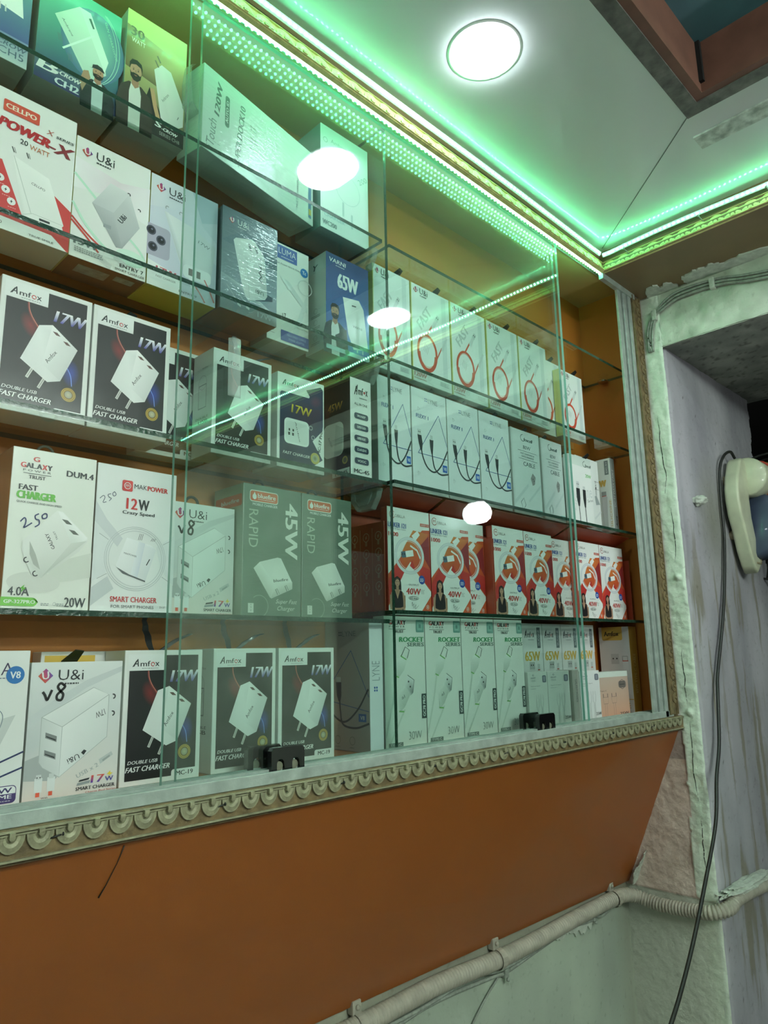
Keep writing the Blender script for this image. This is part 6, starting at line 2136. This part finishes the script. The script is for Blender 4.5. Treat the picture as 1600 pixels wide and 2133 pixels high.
z = SHR[3]
g = 'white cable boxes with a blue triangle'
for k, (x0, x1) in enumerate(((0.6435, 0.7085), (0.7110, 0.7865), (0.7885, 0.8635), (0.8660, 0.9450))):
    box('cable_box', 'white cable box with a blue triangle and dark cable, %s from the divider' % ordn[k], CB, art_flexy, x0, x1, 0.055, 0.03, z, 0.1535, ((226, 230, 232), LG, WB, LG), g, None, 'tri', tabx=0.012)
g = 'pale 80W cable boxes'
box('cable_box', 'pale grey 80W cable box beside the blue triangle boxes', CB, art_cable80, 0.9500, 1.0330, 0.055, 0.03, z, 0.1450, ((216, 222, 222), LG, WB, LG), g, None, 'tri', tabx=0.01)
box('cable_box', 'pale grey 80W cable box next to the white box with two black cables', CB, art_cable80, 1.0400, 1.1080, 0.056, 0.03, z, 0.1445, ((216, 222, 222), LG, WB, LG), g, None, 'tri', tabx=-0.01)
box('cable_box', 'white 20W cable box with two black cable plugs, pushed forward', CB, art_lite, 1.1085, 1.1850, 0.044, 0.011, z, 0.1265, (WB, LG, WB, LG), None, None, 'tri', tabx=0.024)
box('cable_box', 'pale cable box half hidden behind the white 20W box', CB, art_se, 1.1600, 1.2430, 0.060, 0.03, z, 0.1370, ((222, 226, 224), LG, WB, LG))
box('cable_box', 'cable box with a grey spine and golden W, nearest the end post', CB, art_dc51edge, 1.2735, 1.2915, 0.050, 0.030, z, 0.1490, ((150, 156, 154), (222, 228, 222), (206, 226, 214), LG), None, art_silicone)

z = SHR[4]
g = 'white and red 40W cable boxes with a woman'
for k, (x0, x1, y) in enumerate(((0.6525, 0.7345, .050), (0.7365, 0.8205, .050), (0.7900, 0.8740, .0635), (0.8795, 0.9615, .050), (0.9630, 1.0440, .050), (1.0620, 1.1450, .0635), (1.1200, 1.2030, .050), (1.2045, 1.2920, .050))):
    box('cable_box', 'white and red 40W cable box with a woman, %s from the divider%s' % ((ordn + ['eighth'])[k], ', set back' if k in (2, 5) else ''), CB, art_linker, x0, x1, y, 0.012, z + 0.001, 0.1360, ((226, 230, 228), (196, 70, 48), WB, LG), g)
def tray(x0, x1, label):
    t = thing('display_tray', label, 'display tray', ((x0 + x1) / 2, 0.048, SHR[4]), 0, 'red card display trays')
    w, d, h = x1 - x0, 0.066, 0.135
    red = (186, 78, 50)
    def wall(nm, pts_y_z, xa, xb):
        bm = bmesh.new()
        lay = bm.verts.layers.float_color.new('ink')
        def v(x, y, zz):
            q = bm.verts.new((x, y, zz))
            q[lay] = (*lin(red), 1)
            return q
        rows = [[v(xa, y, zz), v(xb, y, zz), v(xb, y + 0.0006, zz + 0.0006), v(xa, y + 0.0006, zz + 0.0006)] for y, zz in pts_y_z]
        for a, b in zip(rows, rows[1:]):
            for i in range(4):
                bm.faces.new((a[i], a[(i + 1) % 4], b[(i + 1) % 4], b[i]))
        bm.faces.new(rows[0][::-1])
        bm.faces.new(rows[-1])
        return obj(nm, bm, M['card'], t)
    me = carton_mesh(0.0014, d, h - 0.02, (red, red, red, red), False)
    for s, nm in ((-1, 'side_wall'), (1, 'side_wall')):
        o = link(bpy.data.objects.new(nm, me), t)
        o.location = (s * (w / 2 - 0.0012), 0.0, 0.0012)
        if s < 0:
            for nm2, me2 in art_meshes(art_iconside, 0.0014, h - 0.02, False, d):
                q = link(bpy.data.objects.new('side_print', me2), o)
    wall('tray_floor', [(0.0, 0.0002), (d, 0.0002)], -w / 2, w / 2)
    wall('rear_wall', [(d, 0.0002), (d, h), (d - 0.004, h + 0.006)], -w / 2, w / 2)
    # header flap folded forward over the boxes
    hp = [(0.062, h + 0.001), (0.040, h + 0.005), (0.020, h + 0.0125), (0.004, h + 0.020), (-0.006, h + 0.0245)]
    wall('header_flap', hp, -w / 2 + 0.002, -0.004)
    wall('header_flap', hp, 0.004, w / 2 - 0.002)
tray(0.6440, 0.8768, 'red card display tray with folded header flaps, nearer the divider')
tray(0.8774, 1.3150, 'red card display tray with folded header flaps, nearer the end post')

z = 1.3857
g = 'white cable boxes with green plug drawings'
for k, (x0, x1) in enumerate(((0.6430, 0.7185), (0.7200, 0.7945), (0.7960, 0.8710), (0.8730, 0.9445))):
    box('cable_box', 'tall white cable box with a green plug drawing, %s from the divider' % ordn[k], CB, art_rocket, x0, x1, 0.050, 0.02, z, 0.1625, ((228, 232, 226), LG, WB, LG), g)
g = 'white cable boxes with a golden 65W'
for k, (x0, x1) in enumerate(((0.9850, 1.0420), (1.0435, 1.1000), (1.1015, 1.1565), (1.1580, 1.2120))):
    box('cable_box', 'white cable box with a golden 65W, %s from the green plug boxes' % ordn[k], CB, art_fox65, x0, x1, 0.078, 0.03, z, 0.1600, ((216, 219, 217), LG, WB, LG), g)
g = 'low 25W cable boxes'
box('cable_box', 'low white cable box with a grey tag, first of the low front row', CB, art_25, 0.9460, 0.9985, 0.045, 0.02, z, 0.0835, ((214, 218, 212), LG, WB, LG), g)
box('cable_box', 'low white cable box with a grey tag, second of the low front row', CB, art_25, 1.0000, 1.0640, 0.045, 0.02, z, 0.0830, ((208, 211, 206), LG, WB, LG), g)
box('cable_box', 'narrow grey edge-on cable box in the low front row', CB, art_greyedge, 1.0655, 1.0865, 0.040, 0.03, z, 0.0835, ((176, 174, 166), (160, 158, 150), LG, LG))
box('cable_box', 'low bright white 25W cable box beside the peach coloured one', CB, art_25, 1.0890, 1.1530, 0.040, 0.02, z, 0.0810, ((230, 233, 232), LG, WB, LG), g)
box('cable_box', 'wide peach coloured 25W cable box with a pale plastic lid strip', CB, art_25o, 1.1570, 1.2640, 0.045, 0.02, z, 0.0770, ((206, 176, 158), LG, (216, 232, 222), LG))
box('cable_box', 'tall white and gold cable box standing sideways by the end post', CB, art_goldedge, 1.2970, 1.3270, 0.052, 0.062, z, 0.1580, ((206, 164, 70), (222, 223, 222), (214, 176, 90), LG), None, art_foxgold)
